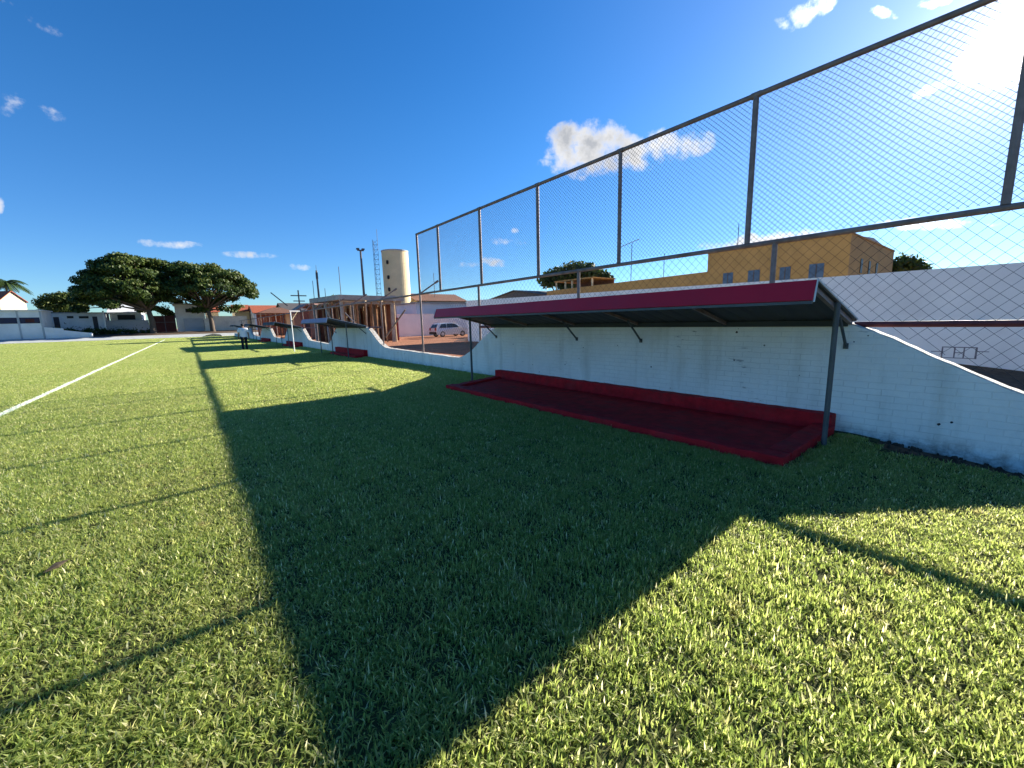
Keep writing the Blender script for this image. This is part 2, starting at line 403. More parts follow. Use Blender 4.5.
for nm, ty, dat, key in (('rz', 'FLOAT', rot_, 'value'), ('vi', 'INT', id_, 'value')):
    a = gm.attributes.new(nm, ty, 'POINT'); a.data.foreach_set(key, np.array(dat, np.float32 if ty == 'FLOAT' else np.int32))
a = gm.attributes.new('sv', 'FLOAT_VECTOR', 'POINT'); a.data.foreach_set('vector', np.array(sc_, np.float32).ravel())
gm.materials.append(GRASS)
grass = bpy.data.objects.new('grass', gm); COL.objects.link(grass); tag(grass, kind='stuff')
grass['label'] = 'short sunlit green turf of the football pitch'
grass['category'] = 'grass'
ng = bpy.data.node_groups.new('scatter_turf', 'GeometryNodeTree')
ng.interface.new_socket('Geometry', in_out='INPUT', socket_type='NodeSocketGeometry')
ng.interface.new_socket('Geometry', in_out='OUTPUT', socket_type='NodeSocketGeometry')
gi = ng.nodes.new('NodeGroupInput'); go = ng.nodes.new('NodeGroupOutput')
iop = ng.nodes.new('GeometryNodeInstanceOnPoints'); ci = ng.nodes.new('GeometryNodeCollectionInfo')
ci.inputs['Collection'].default_value = patches; ci.inputs['Separate Children'].default_value = True; ci.inputs['Reset Children'].default_value = True
def named(nm, ty):
    n = ng.nodes.new('GeometryNodeInputNamedAttribute'); n.data_type = ty; n.inputs[0].default_value = nm; return n.outputs[0]
cx = ng.nodes.new('ShaderNodeCombineXYZ'); er = ng.nodes.new('FunctionNodeEulerToRotation')
ng.links.new(named('rz', 'FLOAT'), cx.inputs[2]); ng.links.new(cx.outputs[0], er.inputs[0])
ng.links.new(gi.outputs[0], iop.inputs['Points']); ng.links.new(ci.outputs[0], iop.inputs['Instance'])
iop.inputs['Pick Instance'].default_value = True
ng.links.new(named('vi', 'INT'), iop.inputs['Instance Index']); ng.links.new(er.outputs[0], iop.inputs['Rotation'])
ng.links.new(named('sv', 'FLOAT_VECTOR'), iop.inputs['Scale']); ng.links.new(iop.outputs[0], go.inputs[0])
grass.modifiers.new('scatter', 'NODES').node_group = ng

# ------------------------------------------------------------------ perimeter wall
def wall_mesh():
    ys = list(np.arange(-9, 14, .06))+list(np.arange(14, 84.01, .2))
    mb = MB(); v = []; f = []
    for y in ys:
        c = crest(y)+random.uniform(-.004, .004)+.004*math.sin(y*5)
        e = random.uniform(-.004, .004)
        v += [(WX, y, -.4), (WX, y, c-.012+e), (WX+.012, y, c), (WX+.205, y, c+random.uniform(-.004, .003)), (WX+.22, y, c-.02), (WX+.22, y, -.4)]
    for j in range(len(ys)-1):
        for k in range(5): f.append((j*6+k, j*6+k+1, (j+1)*6+k+1, (j+1)*6+k))
    f += [tuple(range(6))[::-1], tuple(range((len(ys)-1)*6, len(ys)*6))]
    return mb.add(v, f)
tag(wall_mesh().build('perimeter_wall', WALL), 'white painted masonry wall rising in sloped humps behind each shelter along the pitch', 'wall')

mb = MB()
for k in range(420):
    y = random.uniform(-3.5, .85); wd = .18+.5*max(0, .95-y)**.8
    x = WX-random.random()**1.3*min(wd, .75); r = random.uniform(.008, .03); z = dip(x, y)
    p = [(x+r*random.uniform(.7, 1.3)*math.cos(a), y+r*random.uniform(.7, 1.3)*math.sin(a), z-.008) for a in (0, 1.25, 2.5, 3.77, 5.02)]
    q = [(x+(a-x)*.6, y+(b-y)*.6, z+r*random.uniform(.5, 1.0)) for a, b, _ in p]
    mb.add(p+q, [(5, 6, 7, 8, 9)]+[(i, (i+1) % 5, 5+(i+1) % 5, 5+i) for i in range(5)])
o = mb.build('soil_clods', M('gully_soil', (.085, .055, .038), .95, .4, 9)); tag(o, 'loose dark soil clods along the foot of the white wall', 'soil', kind='stuff')

# ------------------------------------------------------------------ dugout shelters
def canopy(a, b, label, red, full):
    t = thing('dugout_canopy', (5.5, a, 0), label, 'shelter', 'shelters along the white wall')
    zt, zb = 1.80, 1.402
    # ribbed sheet
    n = int((b-a)/.06) if full else int((b-a)/.25)
    mb = MB(); v = []; f = []
    for i in range(n+1):
        y = a+(b-a)*i/n; r = .010 if (i % 4 == 0) else 0
        v += [(ROOFX, y, zt-.004+r), (WX+.03, y, zb-.004+r), (ROOFX, y, zt-.022+r), (WX+.03, y, zb-.022+r)]
    for i in range(n):
        k = i*4; f += [(k, k+4, k+5, k+1), (k+2, k+3, k+7, k+6)]
    f += [(0, 1, 3, 2), (n*4, n*4+2, n*4+3, n*4+1)]
    mb.add(v, f).build('roof_sheet', DARKMETAL, t)
    # slanting fascia along the front
    mb = MB(); mb.prism([(ROOFX-.002, a+.004, zt+.012), (LIPX, a+.004, 1.622), (LIPX+.016, a+.004, 1.614), (ROOFX+.016, a+.004, zt+.004)], (0, b-a-.008, 0))
    fa = mb.build('fascia', red, t, bevel=.002)
    mb = MB(); mb.box(LIPX+.016, LIPX+.075, a+.01, b-.01, 1.604, 1.622); mb.box(LIPX+.003, LIPX+.018, a+.01, b-.01, 1.585, 1.612)
    mb.build('drip_lip', GREYPIPE, t)
    for y in ((a-.012, b+.003) if full else (a-.012,)):
        mb = MB(); mb.prism([(ROOFX-.01, y, zt+.02), (ROOFX-.01, y, zt+.001), (WX+.04, y, zb+.001), (WX+.04, y, zb+.02)], (0, .009, 0))
        mb.prism([(ROOFX-.008, y, zt+.02), (ROOFX-.028, y, zt+.012), (LIPX-.008, y, 1.602), (LIPX+.012, y, 1.602)], (0, .009, 0))
        mb.build('edge_trim', TRIM, t)
    mb = MB(); mb.box(WX-.055, WX-.004, a+.07, b-.07, 1.325, 1.402); mb.build('back_beam', DARKMETAL, t)
    # angle iron end rafters and inner rafters
    ys = [a+.05] + [a+(b-a)*k/5 for k in range(1, 5)] + [b-.05] if full else [a+.05, (a+b)/2, b-.05]
    for y in ys:
        mb = MB(); mb.prism([(ROOFX+.03, y-.02, zt-.024), (ROOFX+.03, y-.02, zt-.075), (WX-.004, y-.02, zb-.055), (WX-.004, y-.02, zb-.004)], (0, .04, 0))
        mb.build('rafter', FENCEPIPE if full else GREYPIPE, t)
    for y in [1.32, 4.22, 5.75, 8.57] if full else [a+.1, b-.1]:
        mb = MB(); mb.tube([(WX-.42, y, zb+.05), (WX-.012, y, 1.085)], .017, 6); mb.box(WX-.02, WX-.002, y-.025, y+.025, 1.05, 1.12)
        mb.build('bracket', GREYPIPE, t)
    for y in ([1.245, 8.47] if full else [a+.02, (a+b)/2, b-.3]):
        mb = MB(); x = 5.46
        mb.tube([(x, y, -.05), (x, y, zt-(x-ROOFX)/(WX-ROOFX)*(zt-zb)-.02)], .0265 if full else .022, 10)
        mb.build('support_post', GREYPIPE, t, smooth=False)
    return t
canopy(*DUG[0], 'nearest shelter roof with long red front board on grey pipe posts', REDMETAL, True)
canopy(*DUG[1], 'second shelter roof with faded lilac front edge below the timber props', PURPLEMETAL, False)
canopy(*DUG[2], 'third shelter roof, dark edged, beyond the white pipe post', DARKMETAL, False)
canopy(*DUG[3], 'fourth shelter roof, small and dark, just right of the walking man', DARKMETAL, False)
canopy(*DUG[4], 'farthest shelter roof at the end of the white wall by the trees', DARKMETAL, False)

def tray(a, b, label, full, skew=.5):
    t = thing('concrete_tray', (5.4, a, 0), label, 'tray', 'red trays under the shelters')
    x0, x1 = (4.40 if full else 5.75), WX-.003; bl = lambda x: b-.0+(x-x0)/(x1-x0)*skew
    k, h = .22, .105
    mb = MB(); mb.hexa([(x0+k, a+k, -.03), (x1-.18, a+k, -.03), (x1-.18, bl(x1)-k, -.03), (x0+k, bl(x0+k)-k, -.03)],
                       [(x0+k, a+k, .035), (x1-.18, a+k, .035), (x1-.18, bl(x1)-k, .035), (x0+k, bl(x0+k)-k, .035)])
    mb.build('floor_slab', RED, t)
    def strip(name, b4, z1, z1b=None):
        m = MB(); m.hexa([(*p, -.05) for p in b4], [(*p, z1) for p in b4])
        o = m.build(name, RED, t)
        if full:
            bm = bmesh.new(); bm.from_mesh(o.data)
            for _ in range(40):
                lg = [e for e in bm.edges if e.calc_length() > .16]
                if not lg: break
                bmesh.ops.subdivide_edges(bm, edges=lg, cuts=1, use_grid_fill=True)
            for v in bm.verts:
                if v.co.z > -.04: v.co += Vector((random.uniform(-.005, .005), random.uniform(-.005, .005), random.uniform(-.006, .005)))
            bm.to_mesh(o.data); bm.free()
            bv = o.modifiers.new('bevel', 'BEVEL'); bv.width = .012; bv.segments = 2; bv.limit_method = 'ANGLE'; bv.angle_limit = R(50)
        return o
    strip('front_kerb', [(x0, a, 0)[:2], (x0+k, a, 0)[:2], (x0+k, bl(x0+k)), (x0, bl(x0))], h)
    strip('side_kerb', [(x0+k+.002, a), (x1-.182, a), (x1-.182, a+k), (x0+k+.002, a+k)], h+.004)
    strip('side_kerb', [(x0+k+.002, bl(x0+k)-k), (x1-.182, bl(x1)-k), (x1-.182, bl(x1)), (x0+k+.002, bl(x0+k))], h-.02)
    strip('back_upstand', [(x1-.18, a+.035), (x1, a+.035), (x1, bl(x1)+.01), (x1-.18, bl(x1)+.01)], .235 if full else .33)
tray(1.31, 7.93, 'long red painted concrete tray under the nearest shelter', True)
tray(18.45, 22.5, 'red concrete base under the second shelter below the timber props', False)
tray(31.7, 36.3, 'red concrete base under the third shelter beyond the white pipe post', False)
tray(45.7, 50.4, 'red concrete base under the fourth shelter right of the walking man', False)

# ------------------------------------------------------------------ chain-link fence
ZT, ZM, ZL = 4.4586, 2.478, 1.345
fence = thing('chainlink_fence', (FX, 4, crest(4)), 'tall brown pipe fence with chain-link mesh standing on the white wall', 'fence')
UP = [13.11, 11.646, 9.336, 7.039, 4.819, 2.591, .219, -2.0, -4.3, -6.6]
LOW = [13.11, 9.50, 5.82, 2.23, -1.42, -5.1]
FARP = [16.76+3.66*k for k in range(16)]
def pipe(name, pts, r, mat=FENCEPIPE, parent=fence, n=10):
    mb = MB(); mb.tube(pts, r, n); return mb.build(name, mat, parent, smooth=False)
pipe('top_rail', [(FX, -9, ZT), (FX, 13.14, ZT)], .034)
pipe('middle_rail', [(FX, -9, ZM), (FX, 13.1, ZM), (FX, 75, ZM-.02)], .034)
for i, y in enumerate(UP): pipe('post', [(FX, y, ZM+.03), (FX, y, ZT-.005)], .037)
for y in UP[1:-1]:
    mb = MB(); mb.tube([(FX, y-.06, ZT), (FX, y+.06, ZT)], .041, 10); mb.build('coupling', FENCEPIPE, fence)
for y in LOW: pipe('post', [(FX, y, crest(y)-.15), (FX, y, ZM-.02)], .033)
for y in FARP: pipe('post', [(FX, y, crest(y)-.15), (FX, y, ZM-.02)], .028, n=6)
for y in [13.11]+FARP[:6]:
    mb = MB(); mb.tube([(FX+.01, y, ZM+.02), (FX+.62, y-.05, ZM+.42)], .026, 6); mb.tube([(FX+.58, y-.05, ZM+.39), (FX+.70, y-.06, ZM+.47)], .04, 6)
    mb.build('outrigger_arm', FENCEPIPE, fence)
pipe('brace', [(FX+.05, 16.6, .95), (FX+.05, 14.5, 2.0)], .03); pipe('brace', [(FX+.05, 20.3, 1.5), (FX+.05, 21.9, 2.1)], .025)
rails = [(-8.9, 1.28), (8.62, 9.5)] + [(d[1]-.2, min([p for p in FARP if p > d[1]])) for d in DUG[1:4]] + [(max([p for p in [13.11]+FARP if p < d[0]-.3]), d[0]) for d in DUG[1:4]]
for a, b in rails: pipe('low_rail', [(FX, a, ZL), (FX, b, ZL)], .036, MAROONPIPE)
def chain(y0, y1, zlo, zhi, diag, r, seedv):
    mb = MB(); s = 'pn'
    rr = random.Random(seedv); ph = [rr.uniform(0, 6.28) for _ in range(8)]
    def wob(y, z):
        g = .016*math.sin(1.3*y+ph[0]+.7*z)+.007*math.sin(3.1*y+ph[1])*math.sin(2.3*z+ph[2])
        return (.012*math.sin(2.1*y+ph[3]+1.7*z)*math.sin(3*z+ph[4]), g, .012*math.sin(1.9*y+ph[5])*math.cos(2.6*z+ph[6])+.006*math.sin(5*y+ph[7]))
    for sg in (1, -1):
        # lines y = c + sg*(z - zhi)
        cmin, cmax = y0-(zhi-zlo(0))*1.2-.5, y1+(zhi-zlo(0))*1.2+.5
        k = 0; c = cmin
        while c < cmax:
            pts = []
            zz = zhi; segs = []
            st = .16
            while zz > .35:
                y = c+sg*(zhi-zz)
                ok = y0 <= y <= y1 and zz >= zlo(y)
                if ok: segs.append((y, zz))
                elif segs: break
                zz -= st
            if len(segs) > 1:
                vs = []; fs = []
                P3 = []
                for (y, z) in segs:
                    w = wob(y, z); P3.append((FX+w[0], y+w[1], z+w[2]))
                for (x, y, z) in P3:
                    vs += [(x+r, y, z), (x-.5*r, y+sg*.61*r, z+.61*r), (x-.5*r, y-sg*.61*r, z-.61*r)]
                for i in range(len(P3)-1):
                    for q in range(3): fs.append((i*3+q, i*3+(q+1) % 3, i*3+3+(q+1) % 3, i*3+3+q))
                mb.add(vs, fs)
            c += diag
    return mb
chain(-6.8, 13.08, lambda y: ZM+.02, ZT-.02, .072, .0026, 3).build('mesh_panel', WIRE, fence)
chain(-6.8, 13.08, lambda y: crest(y)+.0, ZM-.02, .135, .0020, 5).build('mesh_panel', WIRE, fence)

# ------------------------------------------------------------------ trees
def leaf_quads(centers, radii, n, size, seed, flat=.5):
    r = np.random.default_rng(seed)
    cen = np.array(centers); rad = np.array(radii)
    w = rad**2; idx = r.choice(len(cen), n, p=w/w.sum())
    d = r.normal(size=(n, 3)); d /= np.linalg.norm(d, axis=1)[:, None]
    d *= (r.uniform(.05, 1.25, n)**.6)[:, None]; d[:, 2] *= flat
    p = cen[idx]+d*rad[idx][:, None]
    k = r.uniform(size=n) < .22
    j = r.choice(len(cen), n); u = r.uniform(0, 1, (n, 1))
    near = np.linalg.norm(cen[j]-cen[idx], axis=1) < 4.5
    sel = k & near
    p[sel] = (cen[idx]*(1-u)+cen[j]*u)[sel]+r.normal(size=(n, 3))[sel]*.45
    nrm = d+r.normal(size=(n, 3))*.7; nrm[:, 2] += .35; nrm /= np.linalg.norm(nrm, axis=1)[:, None]
    a = np.cross(nrm, r.normal(size=(n, 3))); a /= np.linalg.norm(a, axis=1)[:, None]; b = np.cross(nrm, a)
    s = size*r.uniform(.55, 1.3, n)[:, None]
    V = np.stack([p+a*s, p+b*s*.55, p-a*s, p-b*s*.55], 1).reshape(-1, 3)
    F = (np.arange(n)[:, None]*4+np.arange(4)).tolist()
    clump = r.uniform(-.3, .3, len(cen))
    rnd = np.clip(r.uniform(0, 1, n)*.75+.12+clump[idx], 0, 1)
    return V, F, np.repeat(rnd, 4)
def leaves(name, q, mat, parent):
    V, F, rnd = q
    mb = MB(); mb.v = [tuple(x) for x in V.tolist()]; mb.f = [tuple(f) for f in F]
    o = mb.build(name, mat, parent)
    a = o.data.attributes.new('rnd', 'FLOAT', 'POINT'); a.data.foreach_set('value', rnd.astype(np.float32)); return o
def umbrella_tree(base, trunk_top, trunk_r, clumps, label, seed, n=15000, size=.30):
    t = thing('umbrella_tree', base, label, 'tree', 'broad trees at the far end')
    rr = random.Random(seed); mb = MB()
    b = Vector(base); tt = Vector(trunk_top)
    mb.tube([b+Vector((0, 0, -.3)), b+Vector((0, 0, .3)), b.lerp(tt, .5)+Vector((.15, 0, 0)), tt], [trunk_r*1.7, trunk_r*1.15, trunk_r, trunk_r*.85], 10)
    for i, (c, r) in enumerate(clumps):
        if i % 2 and i > 12: continue
        c = Vector(c); m1 = tt.lerp(c, .45)+Vector((rr.uniform(-.5, .5), rr.uniform(-.5, .5), rr.uniform(-.3, .5)))
        mb.tube([tt-Vector((0, 0, .4)), m1, c], [trunk_r*.5, trunk_r*.27, .05], 6)
    mb.build('trunk', BARK, t, smooth=True)
    leaves('crown', leaf_quads([c for c, _ in clumps], [r for _, r in clumps], n, size, seed), LEAF_DARK, t)
    return t
def dome(cx, cy, z0, rx, ry, zt, n, seed, droop=0., prof=2.):
    rr = random.Random(seed); out_ = []
    for i in range(n):
        u = math.sqrt((i+.5)/n); a = i*2.39996+rr.uniform(-.3, .3)
        x, y = math.cos(a)*u, math.sin(a)*u
        top = zt-(zt-z0)*abs(u)**prof*.92-droop*max(0, -x)*u
        r = rr.uniform(1.05, 1.75)*(1.05-.25*u)
        z = top-r*.6-rr.random()**2*(1.2+2.6*(1-u))
        out_.append(((cx+x*rx, cy+y*ry, z), r))
    return out_
umbrella_tree((-4.6, 97, .75), (-4.9, 97.0, 5.2), .42, dome(-7.5, 97.5, 7.0, 6.1, 6.2, 14.7, 100, 1, 1.3, 2.6)+[((-12.0, 96.5, 6.8), 1.3), ((-12.9, 97, 8.2), 1.3), ((-12.6, 97, 9.8), 1.3), ((-11.0, 96, 6.3), 1.1), ((-9.2, 96.4, 6.4), 1.2), ((-5.0, 97, 6.4), 1.5), ((-6.3, 96, 6.9), 1.5), ((-7.4, 97, 6.6), 1.1), ((-3.2, 97.5, 7.0), 1.2), ((-4.4, 98, 5.3), 1.0), ((-5.8, 98, 5.0), .9), ((-2.4, 97, 8.2), 1.2), ((-1.7, 98, 9.2), 1.2)],
              'broad dark umbrella tree on the left of the pair beyond the pitch', 11, n=46000, size=.24)
umbrella_tree((4.0, 97.5, .75), (3.6, 97.5, 5.4), .36, dome(4.3, 98, 7.8, 7.6, 6.2, 13.9, 84, 2, -.2, 2.6)+[((10.7, 97.5, 8.6), 1.5), ((10.9, 97, 9.8), 1.2), ((2.4, 97, 6.3), 1.2), ((5.2, 98, 6.6), 1.4), ((3.2, 98, 5.0), 1.1), ((6.2, 98, 5.2), 1.2), ((7.6, 98.4, 5.0), 1.2), ((1.8, 98.4, 4.9), 1.1), ((8.6, 98.4, 5.6), 1.0), ((.9, 98.6, 8.6), 1.4), ((-4.4, 97.5, 13.3), 1.5), ((-3.0, 97.5, 13.2), 1.5), ((-2.2, 96.5, 8.0), 1.1), ((.0, 97, 8.0), 1.1), ((-1.4, 98, 12.9), 1.5), ((.8, 98, 13.0), 1.5), ((-.4, 97, 12.2), 1.4), ((-3.0, 97, 11.2), 1.4), ((1.2, 97, 11.0), 1.5), ((1.4, 98, 7.4), 1.3), ((-2.0, 98.5, 10.5), 1.6), ((-3.2, 98, 12.2), 1.5), ((-.8, 98, 11.8), 1.6), ((-2.6, 97, 9.2), 1.2), ((-.6, 97, 9.0), 1.3), ((7.6, 98, 7.2), 1.3)],
              'broad umbrella tree with sunlit right side above the walking man', 12, n=42000, size=.24)
def bush(name, clumps, label, seed, n, size, mat, cat='bush', base=None, trunk=None, group=None):
    cs = [c for c, _ in clumps]
    base = base or (sum(c[0] for c in cs)/len(cs), sum(c[1] for c in cs)/len(cs), .6)
    t = thing(name, base, label, cat, group)
    mb = MB()
    b = Vector(base)
    for c, r in clumps[:8]:
        mb.tube([b+Vector((0, 0, -.4)), b.lerp(Vector(c), .5)+Vector((0, 0, .2)), Vector(c)], [trunk or .09, (trunk or .09)*.6, .02], 6)
    mb.build('trunk', BARK, t)
    leaves('crown', leaf_quads(cs, [r for _, r in clumps], n, size, seed, .8), mat, t)
    return t
def row(x0, x1, y, z, n, r, seed, arch=.6):
    rr = random.Random(seed)
    return [((x0+(x1-x0)*(i+.5)/n+rr.uniform(-.2, .2), y+rr.uniform(-.6, .6), z+arch*math.sin(math.pi*(i+.5)/n)+rr.uniform(-.35, .35)), r*rr.uniform(.75, 1.2)) for i in range(n)]
bush('rounded_tree', row(-19.6, -13.8, 109, 6.6, 14, 1.1, 3, .9)+row(-19.2, -14.2, 109, 5.4, 12, 1.1, 4, .2), 'rounded light green tree between the yellow house and the dark trees', 21, 9000, .22, LEAF_MID, 'tree', (-16.8, 109, .9), .2)
bush('rounded_bush', [((-3.0, 103, 5.0), .8), ((-2.4, 103, 4.6), .8), ((-1.8, 103, 4.1), .7), ((-3.6, 103, 5.2), .6)], 'yellow green bush above the dark red gate', 22, 1800, .18, LEAF_MID, base=(-2.6, 103.2, .8))
bush('shadow_hedge', row(-20, -4.5, 98.2, 1.15, 60, .42, 5, 0)+row(-20, -10.5, 98.6, 1.5, 40, .4, 6, 0), 'low dark hedge strip standing in for shadow at the foot of the long low building', 23, 9000, .13, LEAF_DARK, 'hedge', (-15, 98.6, .7))  # dark leafy strip added where shadow lies along the building's foot
bush('street_tree', [((50, 52.2, 8.2), 1.6), ((50, 50.0, 8.6), 1.8), ((50.3, 47.6, 9.0), 1.9), ((50, 45.6, 9.2), 1.7), ((50, 43.4, 8.8), 1.6), ((50, 41.4, 8.0), 1.4), ((50, 39.6, 7.4), 1.0), ((51, 46, 7.6), 1.8), ((51, 49, 7.2), 1.5)],
     'dark spreading tree behind the low ochre wing', 24, 6000, .34, LEAF_DARK, 'tree', (50.5, 46, 0), .35)
bush('street_tree', [((60, 9.2, 6.0), .9), ((60, 8.4, 6.5), .9), ((60, 7.5, 6.1), .8), ((60.4, 9.8, 5.5), .8), ((60, 6.8, 5.4), .7)], 'small dark tree right of the ochre building', 25, 1800, .25, LEAF_DARK, 'tree', (60, 8.4, 0), .2)
def palm(base, h, nf, fl, label, seed, name='palm_tree', tr=.16):
    t = thing(name, base, label, 'palm'); rr = random.Random(seed); b = Vector(base)
    mb = MB(); mb.tube([b-Vector((0, 0, .3)), b+Vector((.1, 0, h*.5)), b+Vector((0, 0, h))], [tr*1.2, tr, tr*.8], 8); mb.build('trunk', BARK, t)
    for k in range(nf):
        a = k*2.4+rr.uniform(-.3, .3); el = rr.uniform(.05, 1.1); m = MB(); d = Vector((math.cos(a), math.sin(a), 0)); sd = Vector((-d.y, d.x, 0)); pr = []
        for s in range(7):
            u = s/6; pr.append(b+Vector((0, 0, h))+d*fl*u*math.cos(el*.6)+Vector((0, 0, fl*(math.sin(el)*u-.85*u*u))))
        for s in range(6):
            for q in range(3):
                c = pr[s].lerp(pr[s+1], q/3); wl = fl*.24*math.sin(math.pi*min(1, .15+(s+q/3)/6*.85))
                for g in (1, -1):
                    e = c+sd*g*wl+(pr[s+1]-pr[s]).normalized()*wl*.5-Vector((0, 0, wl*.55)); w = (pr[s+1]-pr[s])*.3
                    m.add([c, c+w, e+w*.4, e], [(0, 1, 2, 3)])
        m.tube(pr, .02*fl/2, 4)
        o = m.build('frond', LEAF_PALM, t); at = o.data.attributes.new('rnd', 'FLOAT', 'POINT'); at.data.foreach_set('value', np.full(len(o.data.vertices), rr.random(), np.float32))
    return t
palm((-26.4, 124, .9), 10.3, 22, 3.4, 'palm tree with drooping fronds behind the pale yellow house', 31)
palm((24.0, 35.0, 0), 3.2, 14, 1.1, 'small spiky palm beside the parked silver car', 32, tr=.13)

# ------------------------------------------------------------------ houses and walls at the far end
def house(name, x0, x1, y0, y1, z0, ze, zr, wallm, roofm, label, axis='x', over=.3, cat='house', wins=(), doors=(), group=None, winm=None):
    t = thing(name, ((x0+x1)/2, y0, z0), label, cat, group)
    mb = MB(); mb.box(x0, x1, y0, y1, z0-.4, ze)
    if zr > ze and axis == 'y': mb.prism([(x0, y0+.002, ze), (x1, y0+.002, ze), ((x0+x1)/2, y0+.002, zr-.06)], (0, y1-y0-.004, 0))
    if zr > ze and axis == 'x': mb.prism([(x0+.002, y0, ze), (x0+.002, (y0+y1)/2, zr-.06), (x0+.002, y1, ze)], (x1-x0-.004, 0, 0))
    mb.build('wall', wallm, t)
    mb = MB(); th = .12
    if zr <= ze: mb.box(x0-over, x1+over, y0-over, y1+over, ze+.003, ze+.003+max(.12, ze*.03))
    elif axis == 'x':
        ym = (y0+y1)/2; s = (zr-ze)/(ym-y0)
        for yy in (y0-over, y1+over): mb.prism([(x0-over, yy, ze-s*over+.02), (x0-over, ym, zr+.02), (x0-over, ym, zr+.02+th), (x0-over, yy, ze-s*over+.02+th)], (x1-x0+2*over, 0, 0))
    else:
        xm = (x0+x1)/2; s = (zr-ze)/(xm-x0)
        for xx in (x0-over, x1+over): mb.prism([(xx, y0-over, ze-s*over+.02), (xm, y0-over, zr+.02), (xm, y0-over, zr+.02+th), (xx, y0-over, ze-s*over+.02+th)], (0, y1-y0+2*over, 0))
    mb.build('roof', roofm, t)
    for (a, b, c, d) in wins:
        mb = MB(); mb.box(a-.06, b+.06, y0-.03, y0+.05, c-.06, d+.06); f = mb.build('window', TRIM if wallm is not TRIM else GREYREND, t)
        mb = MB(); mb.box(a, b, y0-.036, y0-.02, c, d); mb.build('pane', winm or DARK, f)
    for (a, b, c, d) in doors:
        mb = MB(); mb.box(a, b, y0-.03, y0+.05, c, d); f = mb.build('door', DKDOOR, t)
        mb = MB(); mb.box(b-.15, b-.09, y0-.07, y0-.032, (c+d)/2-.05, (c+d)/2+.05); mb.build('handle', STEEL, f)
    return t
# clubhouse stand with navy band at the far left
t = thing('stand_building', (-24, 93, .48), 'white stand with a dark navy band across it at the far left', 'stand')
mb = MB(); mb.box(-38, -16.9, 93, 99, .2, 4.72); mb.build('wall', WHITEREND, t)
mb = MB(); mb.box(-38.2, -16.7, 92.7, 99.2, 4.723, 4.86); mb.build('roof', WHITEROOF, t)
for a, b in ((-38, -22.7), (-22.5, -19.4), (-19.15, -17.15)):
    mb = MB(); mb.box(a, b, 92.965, 93.1, 2.85, 3.72); mb.build('band', NAVY, t)
for x in (-22.6, -19.28, -17.0):
    mb = MB(); mb.box(x-.09, x+.09, 92.93, 93.05, .45, 4.7); mb.build('pilaster', GREYREND, t)
mb = MB(); mb.box(-18.6, -17.7, 92.94, 92.964, 3.0, 3.5); mb.build('panel', DARKRED, t)
t = thing('sloping_wall', (-14.5, 92.8, .48), 'low white wall stepping down to the right of the stand', 'wall')
mb = MB(); mb.prism([(-16.85, 92.75, .3), (-12.1, 92.75, .3), (-12.1, 92.75, 1.22), (-14.85, 92.75, 1.72), (-14.9, 92.75, 2.0), (-16.85, 92.75, 2.25)], (0, .22, 0)); mb.build('wall', WHITEREND, t)
mb = MB(); mb.lathe([(.22, 0), (.24, .62), (.12, .74)], (-12.0, 92.86, .5), 12); mb.build('end_post', WHITEREND, t, smooth=True)
house('low_building', -18.6, -11.0, 101, 107, .9, 4.55, 4.4, WHITEREND, GREYROOF, 'long low white building with dark doors behind the sloping wall', wins=((-15.5, -14.75, 3.72, 4.1), (-14.1, -12.95, 3.68, 4.05)), doors=((-17.1, -16.45, 1.9, 3.95), (-12.5, -11.9, 1.85, 3.98)), cat='building')
mb = MB(); mb.tube([(-10.9, 99.5, .5), (-10.9, 99.5, 4.9)], .12, 8); tag(mb.build('white_post', WHITEPAINT, loc=(-10.9, 99.5, .5)), 'slim white post at the right end of the long low building', 'post')
yh = house('pale_yellow_house', -4.0, 4.0, -1.75, 1.75, .9, 7.1, 8.8, PALEYEL, TILE, 'pale yellow gabled house with red tiled roof beyond the stand at far left', axis='x', over=.22, wins=((-3.5, -1.2, 4.9, 6.3),))
yh.location = (-26.3, 116.0, .9); yh.rotation_euler = (0, 0, R(-48))
for ch in yh.children: ch.location = (0, -1.75, 0)
house('white_roof_house', -10.6, -6.3, 104, 113, .9, 4.75, 6.5, WHITEREND, WHITEROOF, 'house with pale metal roof under the left tree', wins=((-9.6, -7.2, 3.4, 4.3),))
mb = MB(); mb.box(-11.0, -5.3, 101.6, 101.8, .6, 3.2); mb.box(-11.02, -5.28, 101.58, 101.82, 3.2, 3.26)
tag(mb.build('yard_wall', GREYREND, loc=(-8, 101.7, .9)), 'grey yard wall behind the left tree trunk', 'wall')
t = thing('yard_gate', (-2.7, 101.4, .8), 'dark red sheet gate between the left tree and the white house', 'gate')
mb = MB(); mb.box(-4.5, -1.5, 101.35, 101.42, .95, 4.0); mb.build('panel', DARKRED, t)
for x in (-4.55, -3.0, -1.45):
    mb = MB(); mb.box(x-.05, x+.05, 101.28, 101.348, .6, 4.05); mb.build('post', STEEL, t)
mb = MB(); mb.box(-4.5, -1.5, 101.30, 101.346, 2.75, 2.83); mb.build('rail', STEEL, t)
house('white_house', -1.3, 3.2, 101.5, 110, .9, 6.1, 6.0, WHITEREND, GREYROOF, 'tall white house with flat grey roof between the two trees', wins=((.3, 1.0, 4.6, 5.3), (1.8, 2.5, 4.6, 5.3)), doors=((2.2, 2.95, 1.1, 3.1),))
mb = MB(); mb.box(-.2, 2.85, 100.2, 100.3, .6, 3.4); tag(mb.build('sheet_fence', GREYREND, loc=(1.9, 100.2, .8)), 'grey sheet fence in front of the tall white house', 'fence')
